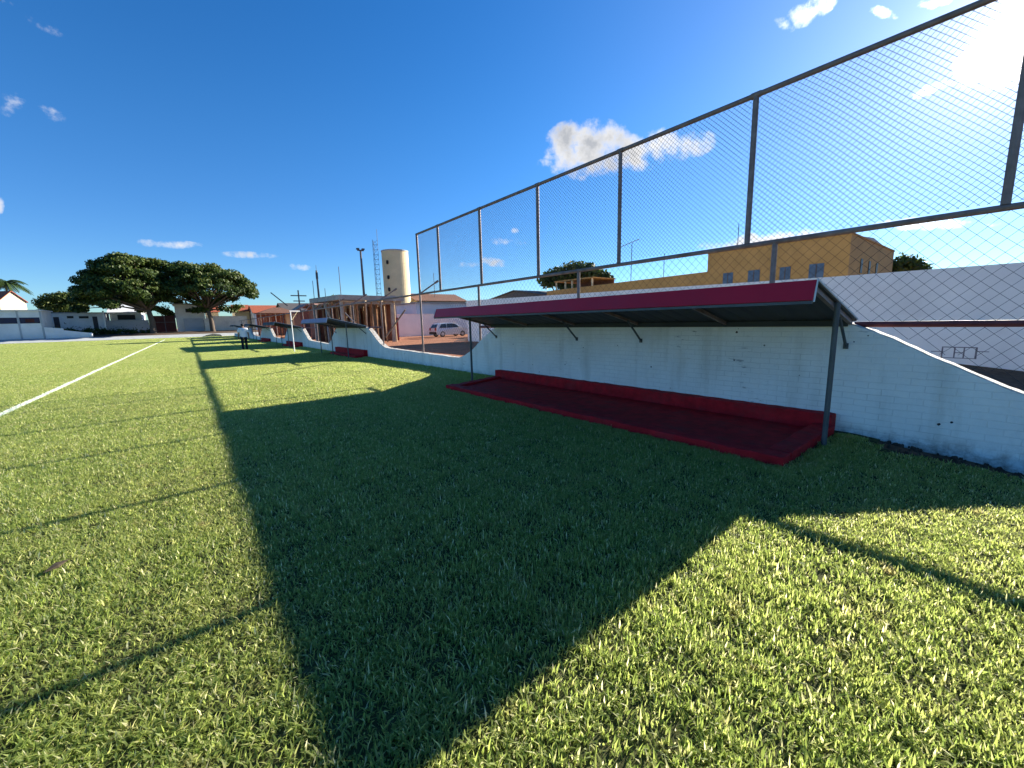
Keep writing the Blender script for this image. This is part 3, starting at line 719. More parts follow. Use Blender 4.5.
# beige garden wall with rounded corner
mb = MB(); pr = []
for k in range(9):
    a = math.pi-(math.pi/2)*k/8; pr.append((2.9+1.5+1.5*math.cos(a), 99.6, 2.7+1.1*math.sin(a)))
mb.prism([(2.9, 99.6, .4)]+pr+[(10.0, 99.6, 3.75), (10.0, 99.6, .4)], (0, .25, 0))
tag(mb.build('beige_wall', M('beige_render', (.74, .66, .54), .85, .15, 1.2, dirt=(.55, .46, .36)), loc=(6, 99.6, .4)), 'beige wall with rounded corner behind the right tree trunk', 'wall')
mb = MB(); mb.prism([(2.2, 88.3, 0), (4.9, 88.3, 0), (4.6, 88.3, .35), (3.6, 88.3, .5), (2.6, 88.3, .3)], (0, 1.0, 0))
tag(mb.build('sand_heap', M('pale_sand', (.55, .42, .30), .95, .2, 3), loc=(3.5, 88.5, 0)), 'small heap of pale sand at the pitch corner under the right tree', 'heap')
house('red_roof_house', 3.8, 6.0, 112, 118, .9, 5.0, 6.4, CREAM, TILE, 'small red roofed house seen left of the right tree trunk')
house('red_roof_house', 8.4, 11.0, 104, 110, .3, 4.9, 6.2, CREAM, TILE, 'red gabled house just right of the right tree', axis='x')
house('red_roof_house', 11.2, 16.5, 98, 107, .3, 4.3, 5.9, WHITEREND, TILE, 'wide house with bright red roof and white eave line behind the shelters')
# unfinished porch of brick and timber
t = thing('timber_porch', (11, 72, 0), 'unfinished brick porch with timber supports and brown tiled hip roof', 'porch')
mb = MB(); mb.add([(8.7, 71.5, 3.55), (14.1, 71.5, 3.5), (14.1, 77, 3.5), (8.7, 77, 3.55), (11.0, 74.0, 4.45), (12.2, 74.0, 4.45)], [(0, 1, 5, 4), (1, 2, 5), (2, 3, 4, 5), (3, 0, 4), (3, 2, 1, 0)]); mb.build('roof', BROWNROOF, t)
mb = MB(); mb.box(9, 13.8, 76.5, 76.7, 0, 3.49); mb.build('back_wall', BRICK, t)
for k in range(8):
    mb = MB(); x = 9.0+k*.66; mb.box(x-.06, x+.06, 71.8, 71.92, -.02, 3.5); mb.build('post', TIMBER if k % 3 else TIMBERPALE, t)
t = thing('pink_gable_shed', (14.6, 62, 0), 'small shed with pinkish tiled gable roof left of the concrete slab', 'shed')
mb = MB(); mb.prism([(11.4, 58, 3.55), (12.6, 58, 4.35), (14.6, 58, 3.35), (14.6, 58, 3.2), (12.6, 58, 4.2), (11.4, 58, 3.4)], (0, 5, 0)); mb.build('roof', PINKROOF, t)
mb = MB(); mb.box(11.7, 14.2, 58.3, 62.6, 0, 3.3); mb.build('wall', BRICK, t)
mb = MB(); mb.box(12.2, 13.0, 58.26, 58.4, 0.02, 2.1); mb.build('door', DKDOOR, t)
house('brown_roof_house', 13.0, 17.8, 76, 84, 0, 4.0, 5.3, CREAM, SLATE, 'house with dark slate roof behind the pinkish gable shed')
house('pink_roof_house', 11.6, 15.5, 47, 53, 0, 3.2, 4.0, BRICK, PINKROOF, 'brick house with pale pink roof left of the concrete slab', wins=((12.2, 13.0, 1.4, 2.4),))
bush('rounded_tree', [((20.5, 78, 5.2), 1.4), ((21.6, 78, 5.6), 1.3), ((22.4, 78, 5.0), 1.2), ((19.4, 78, 4.5), 1.0)], 'dark rounded tree behind the left end of the concrete slab', 27, 2200, .25, LEAF_DARK, 'tree', (21, 78, 0), .2)

# ------------------------------------------------------------------ building site: slab on props
SX0, SX1, SY0, SY1 = 9.15, 14.3, 32.0, 41.2
t = thing('concrete_deck', (11.6, 36.5, 0), 'raw concrete slab with beams held up over the red earth yard', 'building site')
mb = MB(); mb.hexa([(SX0, SY0, 3.36), (SX1, SY0, 3.3), (SX1, SY1, 3.5), (SX0, SY1, 3.5)], [(SX0, SY0, 3.72), (SX1, SY0, 3.66), (SX1, SY1, 3.92), (SX0, SY1, 3.92)]); mb.build('slab', CONC, t)
for y in (SY0+.4, (SY0+SY1)/2, SY1-.4):
    mb = MB(); mb.box(SX0+.15, SX1-.15, y-.12, y+.12, 3.05, 3.38); mb.build('beam', CONC, t)
    for x in (SX0+.3, SX1-.9):
        mb = MB(); mb.box(x-.13, x+.13, y-.132, y+.132, -.05, 3.06); mb.build('column', CONC, t)
mb = MB(); mb.box(SX0+.2, SX1-.3, SY1-.15, SY1-.02, 0, 3.2); mb.box(SX1-.3, SX1-.12, SY0+2.2, SY1-.02, 0, 3.2); mb.build('back_wall', BRICK, t)
def timber_prop(x, y, h, mat, lean):
    r = thing('timber_prop', (x, y, 0), 'thin timber prop standing under the raw concrete slab', 'prop', 'timber props under the slab')
    mb = MB(); mb.tube([(x, y, -.03), (x+lean*.5, y+.02, h*.5), (x+lean, y, h)], [.055, .05, .05], 6); mb.build('shaft', mat, r)
    mb = MB(); mb.box(x+lean-.28, x+lean+.28, y-.06, y+.06, h, h+.09); mb.build('head_board', TIMBERPALE, r); return r
k = 0
protos = [timber_prop(SX0+.35, SY0+.15, 3.2, TIMBER, .02), timber_prop(SX0+.9, SY0+.2, 3.2, TIMBERPALE, -.03)]
spots = [(SX0+.2+.58*i+random.uniform(-.12, .12), SY0+.35+j*1.75+random.uniform(-.3, .3)) for j in range(5) for i in range(8)]
for i, (x, y) in enumerate(spots[2:]):
    p = protos[1 if i % 4 == 1 else 0]
    c = p.copy(); COL.objects.link(c); c.location = (x, y, 0); c.rotation_euler = (random.uniform(-.02, .02), random.uniform(-.02, .02), random.uniform(0, 6.28))
    for ch in p.children:
        d = ch.copy(); COL.objects.link(d); d.parent = c
mb = MB(); mb.prism([(8.95, 33.2, 1.3), (8.95, 35.6, 3.0), (8.95, 35.6, 3.2), (8.95, 33.2, 1.5)], (.08, 0, 0))
tag(mb.build('diagonal_plank', TIMBERPALE, loc=(9, 34, 1.3)), 'pale diagonal plank leaning against the props of the concrete slab', 'plank')
t = thing('brick_pillar', (14.6, 34.6, 0), 'square pillar, red below and raw concrete above, at the slab corner', 'pillar')
mb = MB(); mb.box(14.15, 14.65, 34.3, 34.8, -.02, 2.0); mb.build('lower_shaft', REDCOL, t)
mb = MB(); mb.box(14.22, 14.58, 34.37, 34.73, 2.003, 3.9); mb.build('upper_shaft', CONC, t)

# ------------------------------------------------------------------ yard behind the fence
t = thing('boundary_wall', (17, 8, 0), 'long pale boundary wall across the yard behind the fence', 'wall')
mb = MB(); mb.prism([(16.85, -14, -.2), (16.85, -14, 2.56), (16.85, 4, 2.66), (16.85, 26.5, 3.06), (16.85, 26.5, -.2)], (.2, 0, 0)); mb.build('wall', LILAC, t)
mb = MB(); yy = [1.3, 1.05, .98, .72, .66]
for (a, b, c, d) in ((1.34, .66, .43, .455), (1.34, .66, .13, .15), (1.34, 1.31, .13, .45), (1.10, 1.07, .15, .43), (.92, .89, .15, .43), (.70, .66, .13, .45), (1.08, .92, .28, .30), (1.55, 1.3, .30, .32), (.66, .45, .33, .35)):
    mb.box(16.844, 16.849, b, a, c, d)
mb.build('painted_mark', M('faint_paint', (.24, .21, .21), .8, .3, 8), t)
t = thing('lower_wall', (22, 43, 0), 'lower pale wall behind the parked silver car', 'wall')
mb = MB(); mb.box(17.4, 36, 43, 43.2, -.2, 2.42); mb.box(17.35, 36.05, 42.95, 43.25, 2.423, 2.5); mb.build('wall', LILAC, t)
house('outbuilding', 23.5, 33, 49, 56, 0, 4.0, 4.0, WHITEREND, GREYROOF, 'plain pale outbuilding behind the lower wall and car', cat='building')
house('red_roof_house', 29, 38, 60, 68, 0, 4.9, 6.2, CREAM, BROWNROOF, 'house with low brown red roof beyond the parked car')
house('beige_annex', 27.2, 30.2, 63, 68, 0, 4.1, 4.0, CREAM, CREAM, 'small beige annex at the foot of the water tower', cat='building')
house('grey_roof_house', 44, 54, 47, 61, 0, 5.3, 6.4, SLATE, SLATE, 'house with dark pitched roof left of the ochre building', axis='x')
# ochre building
t = thing('ochre_building', (33, 12, 0), 'ochre rendered building with blue windows and stepped low wing', 'building')
mb = MB(); mb.box(32, 45, 6.95, 15.6, -.1, 6.16); mb.build('wall', OCHRE, t)
mb = MB(); mb.prism([(32.2, 7.1, 6.16), (38.5, 7.1, 6.6), (44.8, 7.1, 6.16)], (0, 8.3, 0)); mb.build('roof', GREYROOF, t)
mb = MB(); mb.box(31.94, 32.15, 6.9, 15.62, 6.163, 6.26); mb.box(32.15, 45, 6.9, 7.05, 6.163, 6.26); mb.build('coping', OCHRE, t)
mb = MB(); mb.prism([(32.3, 15.603, -.1), (32.3, 33.9, -.1), (32.3, 33.9, 4.66), (32.3, 15.603, 4.88)], (6, 0, 0)); mb.build('low_wing', OCHRE, t)
for i, (a, b) in enumerate(((13.65, 14.4), (11.85, 12.65), (9.98, 10.65), (8.15, 8.98))):
    mb = MB(); mb.box(31.96, 32.05, a+.02, b-.02, 3.72, 4.6); f = mb.build('window', BLUEGLASS, t)
    mb = MB(); mb.box(31.955, 32.0, a-.14, b+.14, 3.64, 3.715); mb.box(31.955, 32.0, a-.08, b+.08, 4.605, 4.67); mb.build('sill', OCHRE, f)
    mb = MB(); mb.box(31.93, 31.957, (a+b)/2-.03, (a+b)/2+.03, 3.74, 4.58); mb.build('mullion', SLATE, f)
for x in (35, 37.2, 39.4):
    mb = MB(); mb.box(x-.25, x+.25, 6.91, 7.0, 4.0, 4.9); mb.build('window', DARK, t)
# tan frame on the end of the low wing
t = thing('tan_loggia', (33, 33, 4.6), 'tan open loggia with slim columns at the far end of the low wing', 'loggia')
mb = MB(); mb.box(33.2, 37, 28.0, 33.6, 5.62, 5.74); mb.build('roof', OCHRE, t)
for y in (28.2, 30, 31, 32, 33.4):
    mb = MB(); mb.box(33.3, 33.45, y-.07, y+.07, 4.6, 5.62); mb.build('column', CREAM, t)
mb = MB(); mb.box(36.7, 36.9, 28.1, 33.5, 4.6, 5.62); mb.build('back_wall', BROWNROOF, t)
# aerials
t = thing('tv_aerial', (33, 23.2, 4.8), 'tilted television aerial on the low wing roof', 'aerial')
mb = MB(); mb.tube([(33, 23.25, 4.7), (33, 23.2, 8.25)], .03, 6); mb.build('mast', STEEL, t)
mb = MB(); mb.tube([(33, 24.4, 8.12), (33, 22.4, 8.5)], .022, 6)
for k in range(8): mb.tube([(32.75, 24.3-k*.25, 8.14+k*.047), (33.25, 24.3-k*.25, 8.14+k*.047)], .009, 4)
mb.build('boom', STEEL, t)
for (y, z0, z1, lab) in ((19.9, 4.7, 6.9, 'short thin mast on the low ochre wing'), (13.9, 6.1, 8.15, 'thin mast on the tall part of the ochre building')):
    mb = MB(); mb.tube([(33, y, z0), (33, y, z1)], .025, 6); mb.tube([(33, y-.12, z1-.3), (33, y+.12, z1-.3)], .012, 4)
    tag(mb.build('roof_mast', STEEL, loc=(33, y, z0)), lab, 'mast')
# water tower
t = thing('water_tower', (26.45, 61.5, 0), 'tall cream cylindrical water tower beside the lattice mast', 'water tower')
mb = MB(); mb.lathe([(1.98, -.1), (1.98, 12.3)], (26.45, 61.5, 0), 40); o = mb.build('tank', CREAM, t)
mb = MB(); mb.lathe([(2.03, 12.3), (2.05, 12.48), (1.6, 12.55)], (26.45, 61.5, 0), 40); mb.build('rim', GREYREND, t)
for z in (10.6, 8.4, 6.6):
    mb = MB(); a = math.atan2(-61.5, -26.2)-.62; p = Vector((26.45+2*math.cos(a), 61.5+2*math.sin(a), z)); mb.lathe([(.14, -.28), (.2, -.15), (.2, .15), (.14, .28)], p, 8); mb.build('hatch', DARK, t)
for z in (3.3, 5.6, 8.0, 10.5):
    mb = MB(); mb.lathe([(1.984, 0), (1.992, .015), (1.992, .05), (1.984, .065)], (26.45, 61.5, z), 40); mb.build('joint_band', CREAM, t)
t = thing('lattice_mast', (23.1, 60.8, 0), 'thin steel lattice mast left of the water tower', 'mast')
lv = [(22.75, 60.6), (23.5, 60.6), (23.15, 61.2)]
for x, y in lv:
    mb = MB(); mb.tube([(x, y, -.1), (x, y, 13.6)], .024, 5); mb.build('leg', STEEL, t)
mb = MB()
for k in range(19):
    z = .4+k*.7
    for i in range(3):
        a, b = lv[i], lv[(i+1) % 3]; mb.tube([(*a, z), (*b, z)], .017, 4); mb.tube([(*a, z), (*b, z+.7)], .014, 4)
mb.build('bracing', STEEL, t)
mb = MB(); mb.tube([(23.5, 60.6, 13.5), (23.5, 60.6, 15.2)], .03, 5); mb.build('lightning_rod', STEEL, t)
# poles
def pole(x, y, h, r, label, head, name='light_pole'):
    t = thing(name, (x, y, 0), label, 'pole')
    mb = MB(); mb.tube([(x, y, -.1), (x, y, h)], [r*1.25, r*.8], 8); mb.build('shaft', POLE, t)
    mb = MB()
    if head == 'lamp': mb.box(x-.45, x+.45, y-.1, y+.1, h-.08, h+.08); mb.box(x-.55, x-.2, y-.2, y+.2, h+.08, h+.28); mb.box(x+.2, x+.55, y-.2, y+.2, h+.08, h+.28); mb.build('floodlight', STEEL, t)
    elif head == 'cap': mb.box(x-.14, x+.14, y-.14, y+.14, h-1.3, h-.3); mb.tube([(x, y, h), (x, y, h+.8)], .03, 5); mb.build('fitting', STEEL, t)
    elif head == 'cross':
        mb.box(x-1.1, x+1.1, y-.07, y+.07, h-.9, h-.75); mb.box(x-.8, x+.8, y-.07, y+.07, h-1.7, h-1.56); mb.build('crossarm', POLE, t)
    return t
pole(20.7, 60, 11.9, .17, 'tall dark floodlight pole rising behind the concrete slab', 'lamp')
pole(17.0, 70, 10.0, .16, 'dark pole with box fitting left of the floodlight pole', 'cap')
pole(20.4, 70, 10.8, .06, 'thin grey mast between the two dark poles', '', 'thin_mast')
pole(16.3, 70, 8.4, .05, 'thin short mast just left of the dark box pole', '', 'thin_mast')
pole(18.0, 70, 7.3, .05, 'shortest thin mast above the slab roof edge', '', 'thin_mast')
pole(14.1, 70, 6.9, .12, 'wooden utility pole with two crossarms above the pink roofs', 'cross', 'utility_pole')
pole(33.2, 62, 9.6, .05, 'thin mast rising between the water tower and the fence', '', 'thin_mast')
pole(2.75, 104, 8.3, .09, 'thin dark pole between the two umbrella trees', '', 'thin_mast')
mb = MB(); mb.tube([(9.2, 62, 5.9), (11.0, 62, 4.2)], .07, 6); tag(mb.build('leaning_pipe', STEEL, loc=(10, 62, 4.2)), 'dark leaning pipe above the brown hip roof', 'pipe')
# white pipe frame by the wall
t = thing('pipe_post', (4.72, 26.0, 0), 'white pipe post with short top arm standing beyond the second shelter', 'post')
mb = MB(); mb.tube([(4.72, 26.0, -.03), (4.72, 26.0, 2.3)], .03, 8); mb.build('shaft', WHITEPAINT, t)
mb = MB(); mb.tube([(4.68, 25.99, 2.33), (5.25, 26.2, 2.33)], .026, 8); mb.build('top_arm', WHITEPAINT, t)
mb = MB(); mb.tube([(4.74, 26.0, 1.8), (5.1, 26.14, 2.31)], .02, 6); mb.build('brace', CREAM, t)

# heap of soil and rubble in the yard
def heap(x, y, rx, ry, h, mat, label, name='soil_heap'):
    mb = MB(); v = []; f = []; nr, na = 6, 18
    for i in range(nr+1):
        u = i/nr
        for k in range(na):
            a = 2*math.pi*k/na; rr = 1+random.uniform(-.12, .12)
            v.append((x+rx*u*math.cos(a)*rr, y+ry*u*math.sin(a)*rr, h*(1-u*u)*random.uniform(.8, 1.1)-.03*u-.01))
    for i in range(nr):
        for k in range(na): f.append((i*na+k, (i+1)*na+k, (i+1)*na+(k+1) % na, i*na+(k+1) % na))
    mb.add(v, f); return tag(mb.build(name, mat, loc=(x, y, 0)), label, 'heap')
DKSOIL = M('dark_soil', (.10, .055, .045), .95, .35, 2.5, bump=.6, bscale=8)
heap(15.2, 18.4, 1.6, 1.4, .55, DKSOIL, 'dark soil heap behind the left post of the nearest shelter')
heap(18.2, 27.5, 2.3, 1.0, .25, DKSOIL, 'low dark heap of soil in the yard in front of the car')

# ------------------------------------------------------------------ parked car (rear to the left)
def car(x, y):
    t = thing('parked_car', (x, y, 0), 'silver hatchback parked on red earth in front of the lower wall', 'car')
    prof = [(-2.0, .32), (-2.05, .62), (-1.98, .98), (-1.72, 1.38), (-1.45, 1.50), (-.2, 1.54), (.45, 1.47), (1.18, 1.02), (1.85, .88), (2.05, .70), (2.08, .38), (1.9, .28), (-1.85, .28)]
    mb = MB(); v = []; f = []; n = len(prof)
    secs = [(-.84, .90), (-.80, 1.), (-.4, 1.02), (.4, 1.02), (.80, 1.), (.84, .90)]
    for (sy, s) in secs:
        for (px, pz) in prof:
            inset = max(0, pz-.95)*.34
            yy = sy*(1-inset*.9) if abs(sy) > .5 else sy
            v.append((x+px*(.985 if abs(sy) > .82 else 1), y+yy, .28+(pz-.28)*(.985 if abs(sy) > .82 else 1)))
    for j in range(len(secs)-1):
        for k in range(n): f.append((j*n+k, j*n+(k+1) % n, (j+1)*n+(k+1) % n, (j+1)*n+k))
    f += [tuple(range(n)), tuple(range((len(secs)-1)*n, len(secs)*n))[::-1]]
    mb.add(v, f).build('body', CARPAINT, t, smooth=False, bevel=.03)
    for sg in (-1, 1):
        for (q) in ([(-1.62, 1.0), (-1.40, 1.40), (-.78, 1.44), (-.78, 1.0)], [(-.70, 1.0), (-.70, 1.44), (-.1, 1.46), (.38, 1.40), (.98, 1.02)]):
            pl = []
            for (a, b) in q:
                ins = max(0, b-.95)*.34*.9; pl.append((x+a, y+sg*(.84*(1-ins)+.004), b))
            m = MB(); m.prism(pl, (0, sg*.012, 0)); m.build('side_window', GLASS, t)
    m = MB(); m.add([(x-1.99, y-.62, 1.02), (x-1.99, y+.62, 1.02), (x-1.74, y+.56, 1.38), (x-1.74, y-.56, 1.38)], [(0, 1, 2, 3)]); m.add([(x-1.995, y-.62, 1.02), (x-1.745, y-.56, 1.38), (x-1.745, y+.56, 1.38), (x-1.995, y+.62, 1.02)], [(0, 1, 2, 3)]); m.build('rear_window', GLASS, t)
    m = MB(); m.prism([(x+.52, y-.58, 1.455), (x+1.12, y-.64, 1.085), (x+1.12, y+.64, 1.085), (x+.52, y+.58, 1.455)], (.014, 0, .02)); m.build('windscreen', GLASS, t)
    m = MB(); m.box(x-2.09, x-2.0, y-.78, y+.78, .30, .56); m.build('bumper', RUBBER, t)
    for sg in (-1, 1):
        m = MB(); m.box(x-2.07, x-1.9, y+sg*.62-.12, y+sg*.62+.12, .72, 1.0); m.build('tail_light', M('tail_light_red', (.30, .01, .01), .3), t)
        m = MB(); m.box(x+1.9, x+2.06, y+sg*.6-.16, y+sg*.6+.16, .62, .80); m.build('headlight', ALLOY, t)
        m = MB(); m.box(x+.72, x+.9, y+sg*.92-.09, y+sg*.92+.09, .98, 1.12); m.build('mirror', CARPAINT, t)
        for wx in (-1.28, 1.28):
            yy = y+sg*.76; m = MB(); v = []; f = []; nn = 20
            pf = [(.20, -.1), (.29, -.1), (.31, -.06), (.31, .06), (.29, .1), (.20, .1)]
            for (r_, d_) in pf:
                for k in range(nn): v.append((x+wx+r_*math.cos(2*math.pi*k/nn), yy+d_, .31+r_*math.sin(2*math.pi*k/nn)))
            for i in range(len(pf)-1):
                for k in range(nn): f.append((i*nn+k, i*nn+(k+1) % nn, (i+1)*nn+(k+1) % nn, (i+1)*nn+k))
            w = m.add(v, f).build('wheel', RUBBER, t, smooth=False)
            m = MB(); m.tube([(x+wx, yy-.08, .31), (x+wx, yy+.08, .31)], .2, 16); m.build('rim', ALLOY, w)
    return t
car(21.6, 37.6).scale = (.93, .93, .93)

# ------------------------------------------------------------------ man walking away
def skin_obj(name, verts, edges, radii, mat, parent, lvl=2, root=0):
    me = bpy.data.meshes.new(name); me.from_pydata([tuple(Vector(v)) for v in verts], edges, [])
    me.materials.append(mat)
    o = bpy.data.objects.new(name, me); COL.objects.link(o); o.parent = parent
    o.modifiers.new('skin', 'SKIN')
    if not me.skin_vertices: me.attributes.new('skin', 'FLOAT', 'POINT')
    for i, r in enumerate(radii):
        d = me.skin_vertices[0].data[i]; d.radius = (r, r) if not isinstance(r, tuple) else r; d.use_root = (i == root)
    s = o.modifiers.new('sub', 'SUBSURF'); s.levels = lvl; s.render_levels = lvl
    return o
man = thing('person', (2.9, 32, 0), 'man in white polo shirt and dark trousers walking along the pitch edge', 'person')
man.rotation_euler = (0, 0, R(-6))
V = [(0, 0, .98), (0, .0, 1.12), (0, .01, 1.30), (0, .0, 1.43), (0, .01, 1.50), (0, .025, 1.57), (0, .03, 1.65), (0, .025, 1.72)]
E = [(0, 1), (1, 2), (2, 3), (3, 4), (4, 5), (5, 6), (6, 7)]; Rr = [(.15, .11), (.145, .105), (.17, .115), (.12, .09), .058, .075, .098, .075]
for s in (-1, 1):
    b = len(V)
    V += [(s*.20, 0, 1.40), (s*.265, -.02, 1.14), (s*.285, .05, .90), (s*.285, .08, .83)]; Rr += [.062, .046, .034, .030]
    E += [(3, b), (b, b+1), (b+1, b+2), (b+2, b+3)]
    for dx, dy, ln in ((-.026, .01, .070), (-.009, .014, .084), (.009, .014, .080), (.026, .01, .066), (-.036*s, .045, .03)):
        k = len(V); V += [(s*.285+dx, .08+dy, .785), (s*.285+dx, .08+dy+.012, .785-ln)]; Rr += [.010, .008]; E += [(b+3, k), (k, k+1)]
    b = len(V); st = .10*s
    V += [(s*.09, 0, .88), (s*.10, .03+st*.4, .49), (s*.105, -.02+st*.7, .10), (s*.108, .08+st*.7, .05)]; Rr += [.085, .055, .04, .036]
    E += [(0, b), (b, b+1), (b+1, b+2), (b+2, b+3)]
skin_obj('body', V, E, Rr, SKIN, man)
V = [(0, 0, .74), (0, 0, .92), (0, .0, 1.12), (0, .01, 1.30), (0, .0, 1.42), (0, .005, 1.47)]; E = [(k, k+1) for k in range(5)]; Rr = [(.20, .155), (.20, .155), (.20, .15), (.21, .15), (.15, .115), (.085, .08)]
for s in (-1, 1):
    b = len(V); V += [(s*.205, 0, 1.385), (s*.25, -.012, 1.24), (s*.268, -.016, 1.14)]; Rr += [.088, .080, .078]; E += [(4, b), (b, b+1), (b+1, b+2)]
skin_obj('shirt', V, E, Rr, SHIRT, man)
V = [(0, 0, .97)]; E = []; Rr = [(.175, .13)]
for s in (-1, 1):
    b = len(V); st = .10*s; V += [(s*.09, 0, .82), (s*.10, .03+st*.4, .49), (s*.105, -.02+st*.7, .12), (s*.106, -.02+st*.7, .06)]; Rr += [.112, .085, .072, .07]; E += [(0, b), (b, b+1), (b+1, b+2), (b+2, b+3)]
skin_obj('trousers', V, E, Rr, TROUSER, man)
for s in (-1, 1):
    st = .10*s; skin_obj('shoe', [(s*.106, -.06+st*.7, .045), (s*.11, .06+st*.7, .045), (s*.112, .15+st*.7, .035)], [(0, 1), (1, 2)], [.05, .05, .04], SHOE, man, 1)
skin_obj('hair', [(0, -.022, 1.555), (0, -.012, 1.63), (0, .02, 1.725)], [(0, 1), (1, 2)], [.080, .102, .10], HAIR, man)
for s in (-1, 1):
    skin_obj('ear', [(s*.088, .03, 1.61), (s*.092, .03, 1.65)], [(0, 1)], [.014, .018], SKIN, man, 1)

# fallen leaf and clods on the turf
mb = MB(); lp = [(-.42, 3.42, .075), (-.30, 3.50, .06), (-.22, 3.62, .085), (-.34, 3.57, .10), (-.30, 3.50, .09)]
lp = [(-.80+(x+.3)*.5, 3.62+(y-3.5)*.5, .035+(z-.06)*.6) for x, y, z in lp]
mb.add(lp, [(0, 1, 4), (1, 2, 4), (2, 3, 4), (3, 0, 4)])
o = mb.build('fallen_leaf', M('dry_leaf', (.06, .045, .03), .7, .2, 20), loc=(-.80, 3.62, .03)); sm = o.modifiers.new('thick', 'SOLIDIFY'); sm.thickness = .003
tag(o, 'dark curled dry leaf lying on the sunlit grass at left', 'leaf')

# ------------------------------------------------------------------ sun, sky and clouds
EL, AZ = 21.6, 88.1
sv = Vector((math.sin(R(AZ))*math.cos(R(EL)), math.cos(R(AZ))*math.cos(R(EL)), math.sin(R(EL))))
sl = bpy.data.lights.new('sun', 'SUN'); sl.energy = 5.0; sl.angle = R(.45); sl.color = (1, .93, .80)
so = bpy.data.objects.new('sun', sl); COL.objects.link(so); so.rotation_euler = sv.to_track_quat('Z', 'Y').to_euler(); so.location = (0, 0, 50)
w = bpy.data.worlds.new('World'); scene.world = w; w.use_nodes = True; t = w.node_tree; t.nodes.clear()
sky = N(t, 'ShaderNodeTexSky', sky_type='NISHITA', sun_disc=False, sun_elevation=R(EL), sun_rotation=R(AZ), altitude=400, air_density=1.0, dust_density=.06, ozone_density=2.6)
tc = N(t, 'ShaderNodeTexCoord').outputs['Generated']
def dirn(px, py):
    d = ray(px, py); return d/np.linalg.norm(d)
CL = [(588, 150, 58, 32, -.05, 1.25), (645, 150, 75, 22, -.14, 1.1), (548, 164, 16, 9, 0, .7), (514, 241, 25, 6.5, 0, .9), (516, 231, 7, 4, 0, .7), (466, 264.5, 22, 4, -.03, .55), (492, 262, 18, 5, .15, .65),
      (770, 241, 95, 11, -.08, 1.3), (930, 224, 75, 8, -.02, .95), (1010, 50, 75, 42, -.55, 1.3), (1070, 20, 90, 60, 0, 1.3), (925, 92, 40, 7, -.3, .5), (812, 8, 34, 15, -.6, .95), (783, 24, 14, 8, .4, .6), (935, 2, 28, 9, -.2, .8), (880, 12, 20, 7, .3, .5),
      (55, 116, 26, 9, .42, .75), (10, 104, 20, 20, .5, .6), (45, 25, 36, 8, .45, .5), (14, 4, 18, 8, .3, .5), (-1, 205, 6, 12, 0, .7), (170, 244, 40, 5, .06, .6), (250, 255, 30, 4, .05, .35), (299, 267, 14, 4, .1, .4)]
n1 = N(t, 'ShaderNodeTexNoise', i_Scale=24., i_Detail=8., i_Roughness=.6); L(t, tc, n1.inputs['Vector'])
n2 = N(t, 'ShaderNodeTexNoise', i_Scale=9., i_Detail=5., i_Roughness=.6); L(t, tc, n2.inputs['Vector'])
total = None; shade = None
for (px, py, hw, hh, an, dens) in CL:
    c = dirn(px, py); ca, sa = math.cos(an), math.sin(an)
    e1 = dirn(px+hw*ca, py+hw*sa)-c; e2 = dirn(px-hh*sa, py+hh*ca)-c
    inv = np.linalg.inv(np.stack([e1, e2, c], 1))
    ds = []
    for k in range(2):
        v = N(t, 'ShaderNodeVectorMath', operation='DOT_PRODUCT'); L(t, tc, v.inputs[0]); v.inputs[1].default_value = tuple(inv[k])
        ds.append(v.outputs['Value'])
    v = N(t, 'ShaderNodeVectorMath', operation='DOT_PRODUCT'); L(t, tc, v.inputs[0]); v.inputs[1].default_value = tuple(c)
    q = math_(t, 'ADD', math_(t, 'MULTIPLY', ds[0], ds[0]), math_(t, 'MULTIPLY', ds[1], ds[1]))
    m = math_(t, 'SUBTRACT', 1., q, True); m = math_(t, 'MULTIPLY', m, math_(t, 'GREATER_THAN', v.outputs['Value'], .5))
    m = math_(t, 'MULTIPLY', m, dens)
    total = m if total is None else math_(t, 'MAXIMUM', total, m)
dn = math_(t, 'ADD', math_(t, 'MULTIPLY', n1.outputs[0], 3.2), math_(t, 'MULTIPLY', n2.outputs[0], 1.3))
mk = math_(t, 'ADD', math_(t, 'MULTIPLY', total, 1.0), math_(t, 'SUBTRACT', dn, 2.46))
mask = N(t, 'ShaderNodeMapRange', interpolation_type='SMOOTHSTEP'); mask.inputs[1].default_value = .0; mask.inputs[2].default_value = 1.05; L(t, mk, mask.inputs[0])
gate = N(t, 'ShaderNodeMapRange'); gate.inputs[1].default_value = 0; gate.inputs[2].default_value = .12; L(t, total, gate.inputs[0])
mask = math_(t, 'MULTIPLY', mask.outputs[0], gate.outputs[0])
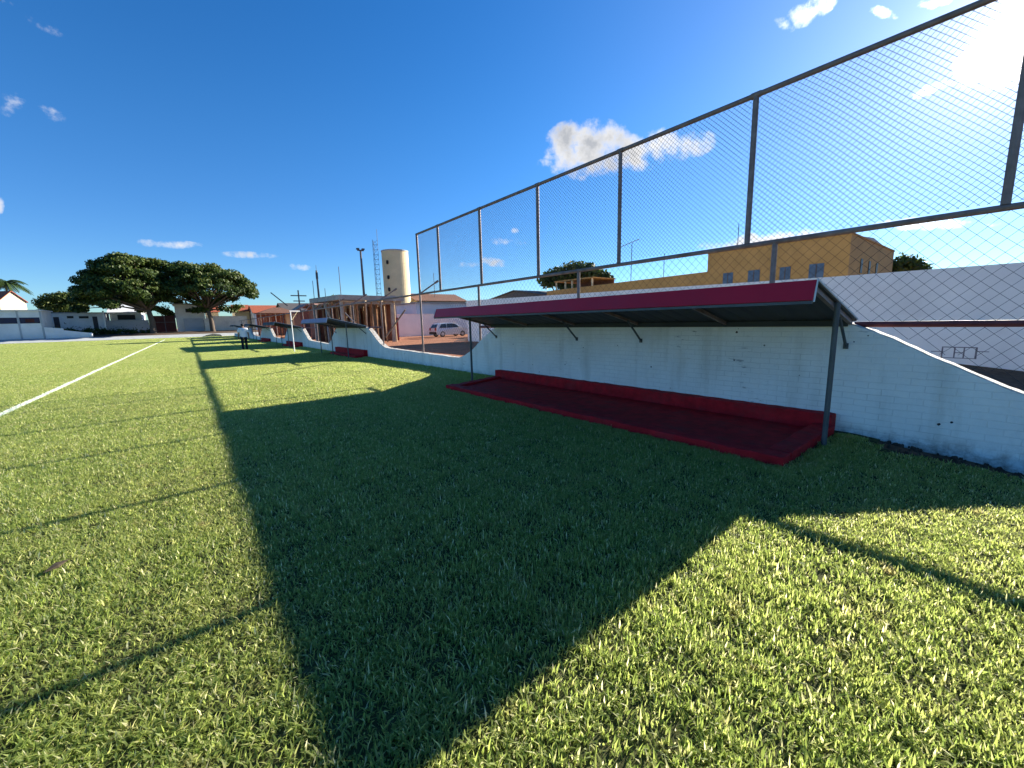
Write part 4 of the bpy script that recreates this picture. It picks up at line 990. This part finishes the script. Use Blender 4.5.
# clouds scatter more light forward, towards the sun
sd = N(t, 'ShaderNodeVectorMath', operation='DOT_PRODUCT'); L(t, tc, sd.inputs[0]); sd.inputs[1].default_value = tuple(sv)
fw = math_(t, 'POWER', math_(t, 'MAXIMUM', sd.outputs['Value'], 0.), 40.)
thick = ramp(t, [(.08, (1.35, 1.35, 1.35)), (.36, (1.05, 1.05, 1.06)), (.66, (.62, .65, .71))], math_(t, 'ADD', math_(t, 'MULTIPLY', mk, .38), math_(t, 'MULTIPLY', math_(t, 'SUBTRACT', n2.outputs[0], .5), 1.1))).outputs[0]
cl = N(t, 'ShaderNodeVectorMath', operation='SCALE'); L(t, thick, cl.inputs[0]); L(t, math_(t, 'ADD', 3.9, math_(t, 'MULTIPLY', fw, 22.)), cl.inputs['Scale'])
hs = N(t, 'ShaderNodeHueSaturation', i_Hue=.506, i_Saturation=1.33, i_Value=.86); L(t, sky.outputs[0], hs.inputs['Color'])
# bright aureole of the hazy air round the sun
sdm = math_(t, 'MAXIMUM', sd.outputs['Value'], 0.)
au = None
for pw, am in ((2200., 40.), (260., 4.), (40., 1.3), (9., .75)):
    q = math_(t, 'MULTIPLY', math_(t, 'POWER', sdm, pw), am); au = q if au is None else math_(t, 'ADD', au, q)
av = N(t, 'ShaderNodeVectorMath', operation='SCALE'); av.inputs[0].default_value = (1., 1., .98); L(t, au, av.inputs['Scale'])
zz = N(t, 'ShaderNodeSeparateXYZ'); L(t, tc, zz.inputs[0])
el = N(t, 'ShaderNodeMapRange', interpolation_type='SMOOTHSTEP'); el.inputs[1].default_value = -.02; el.inputs[2].default_value = .42; L(t, zz.outputs[2], el.inputs[0])
tint = mixc(t, el.outputs[0], (.49, .71, .98), (.86, .98, 1.06))
hz = mixc(t, 1., hs.outputs[0], tint, 'MULTIPLY')
sk = N(t, 'ShaderNodeVectorMath', operation='ADD'); L(t, hz, sk.inputs[0]); L(t, av.outputs[0], sk.inputs[1])
mx = mixc(t, mask, sk.outputs[0], cl.outputs[0])
bg = N(t, 'ShaderNodeBackground', i_Strength=.07); L(t, mx, bg.inputs[0])
wo = t.nodes.new('ShaderNodeOutputWorld'); L(t, bg.outputs[0], wo.inputs[0])

vs = scene.view_settings; vs.view_transform = 'Standard'; vs.look = 'None'; vs.exposure = 1.6; vs.gamma = 1; vs.use_curve_mapping = False
scene.render.engine = 'CYCLES'; cy = scene.cycles
cy.max_bounces = 5; cy.diffuse_bounces = 3; cy.glossy_bounces = 2; cy.transmission_bounces = 3; cy.transparent_max_bounces = 4
cy.use_denoising = True
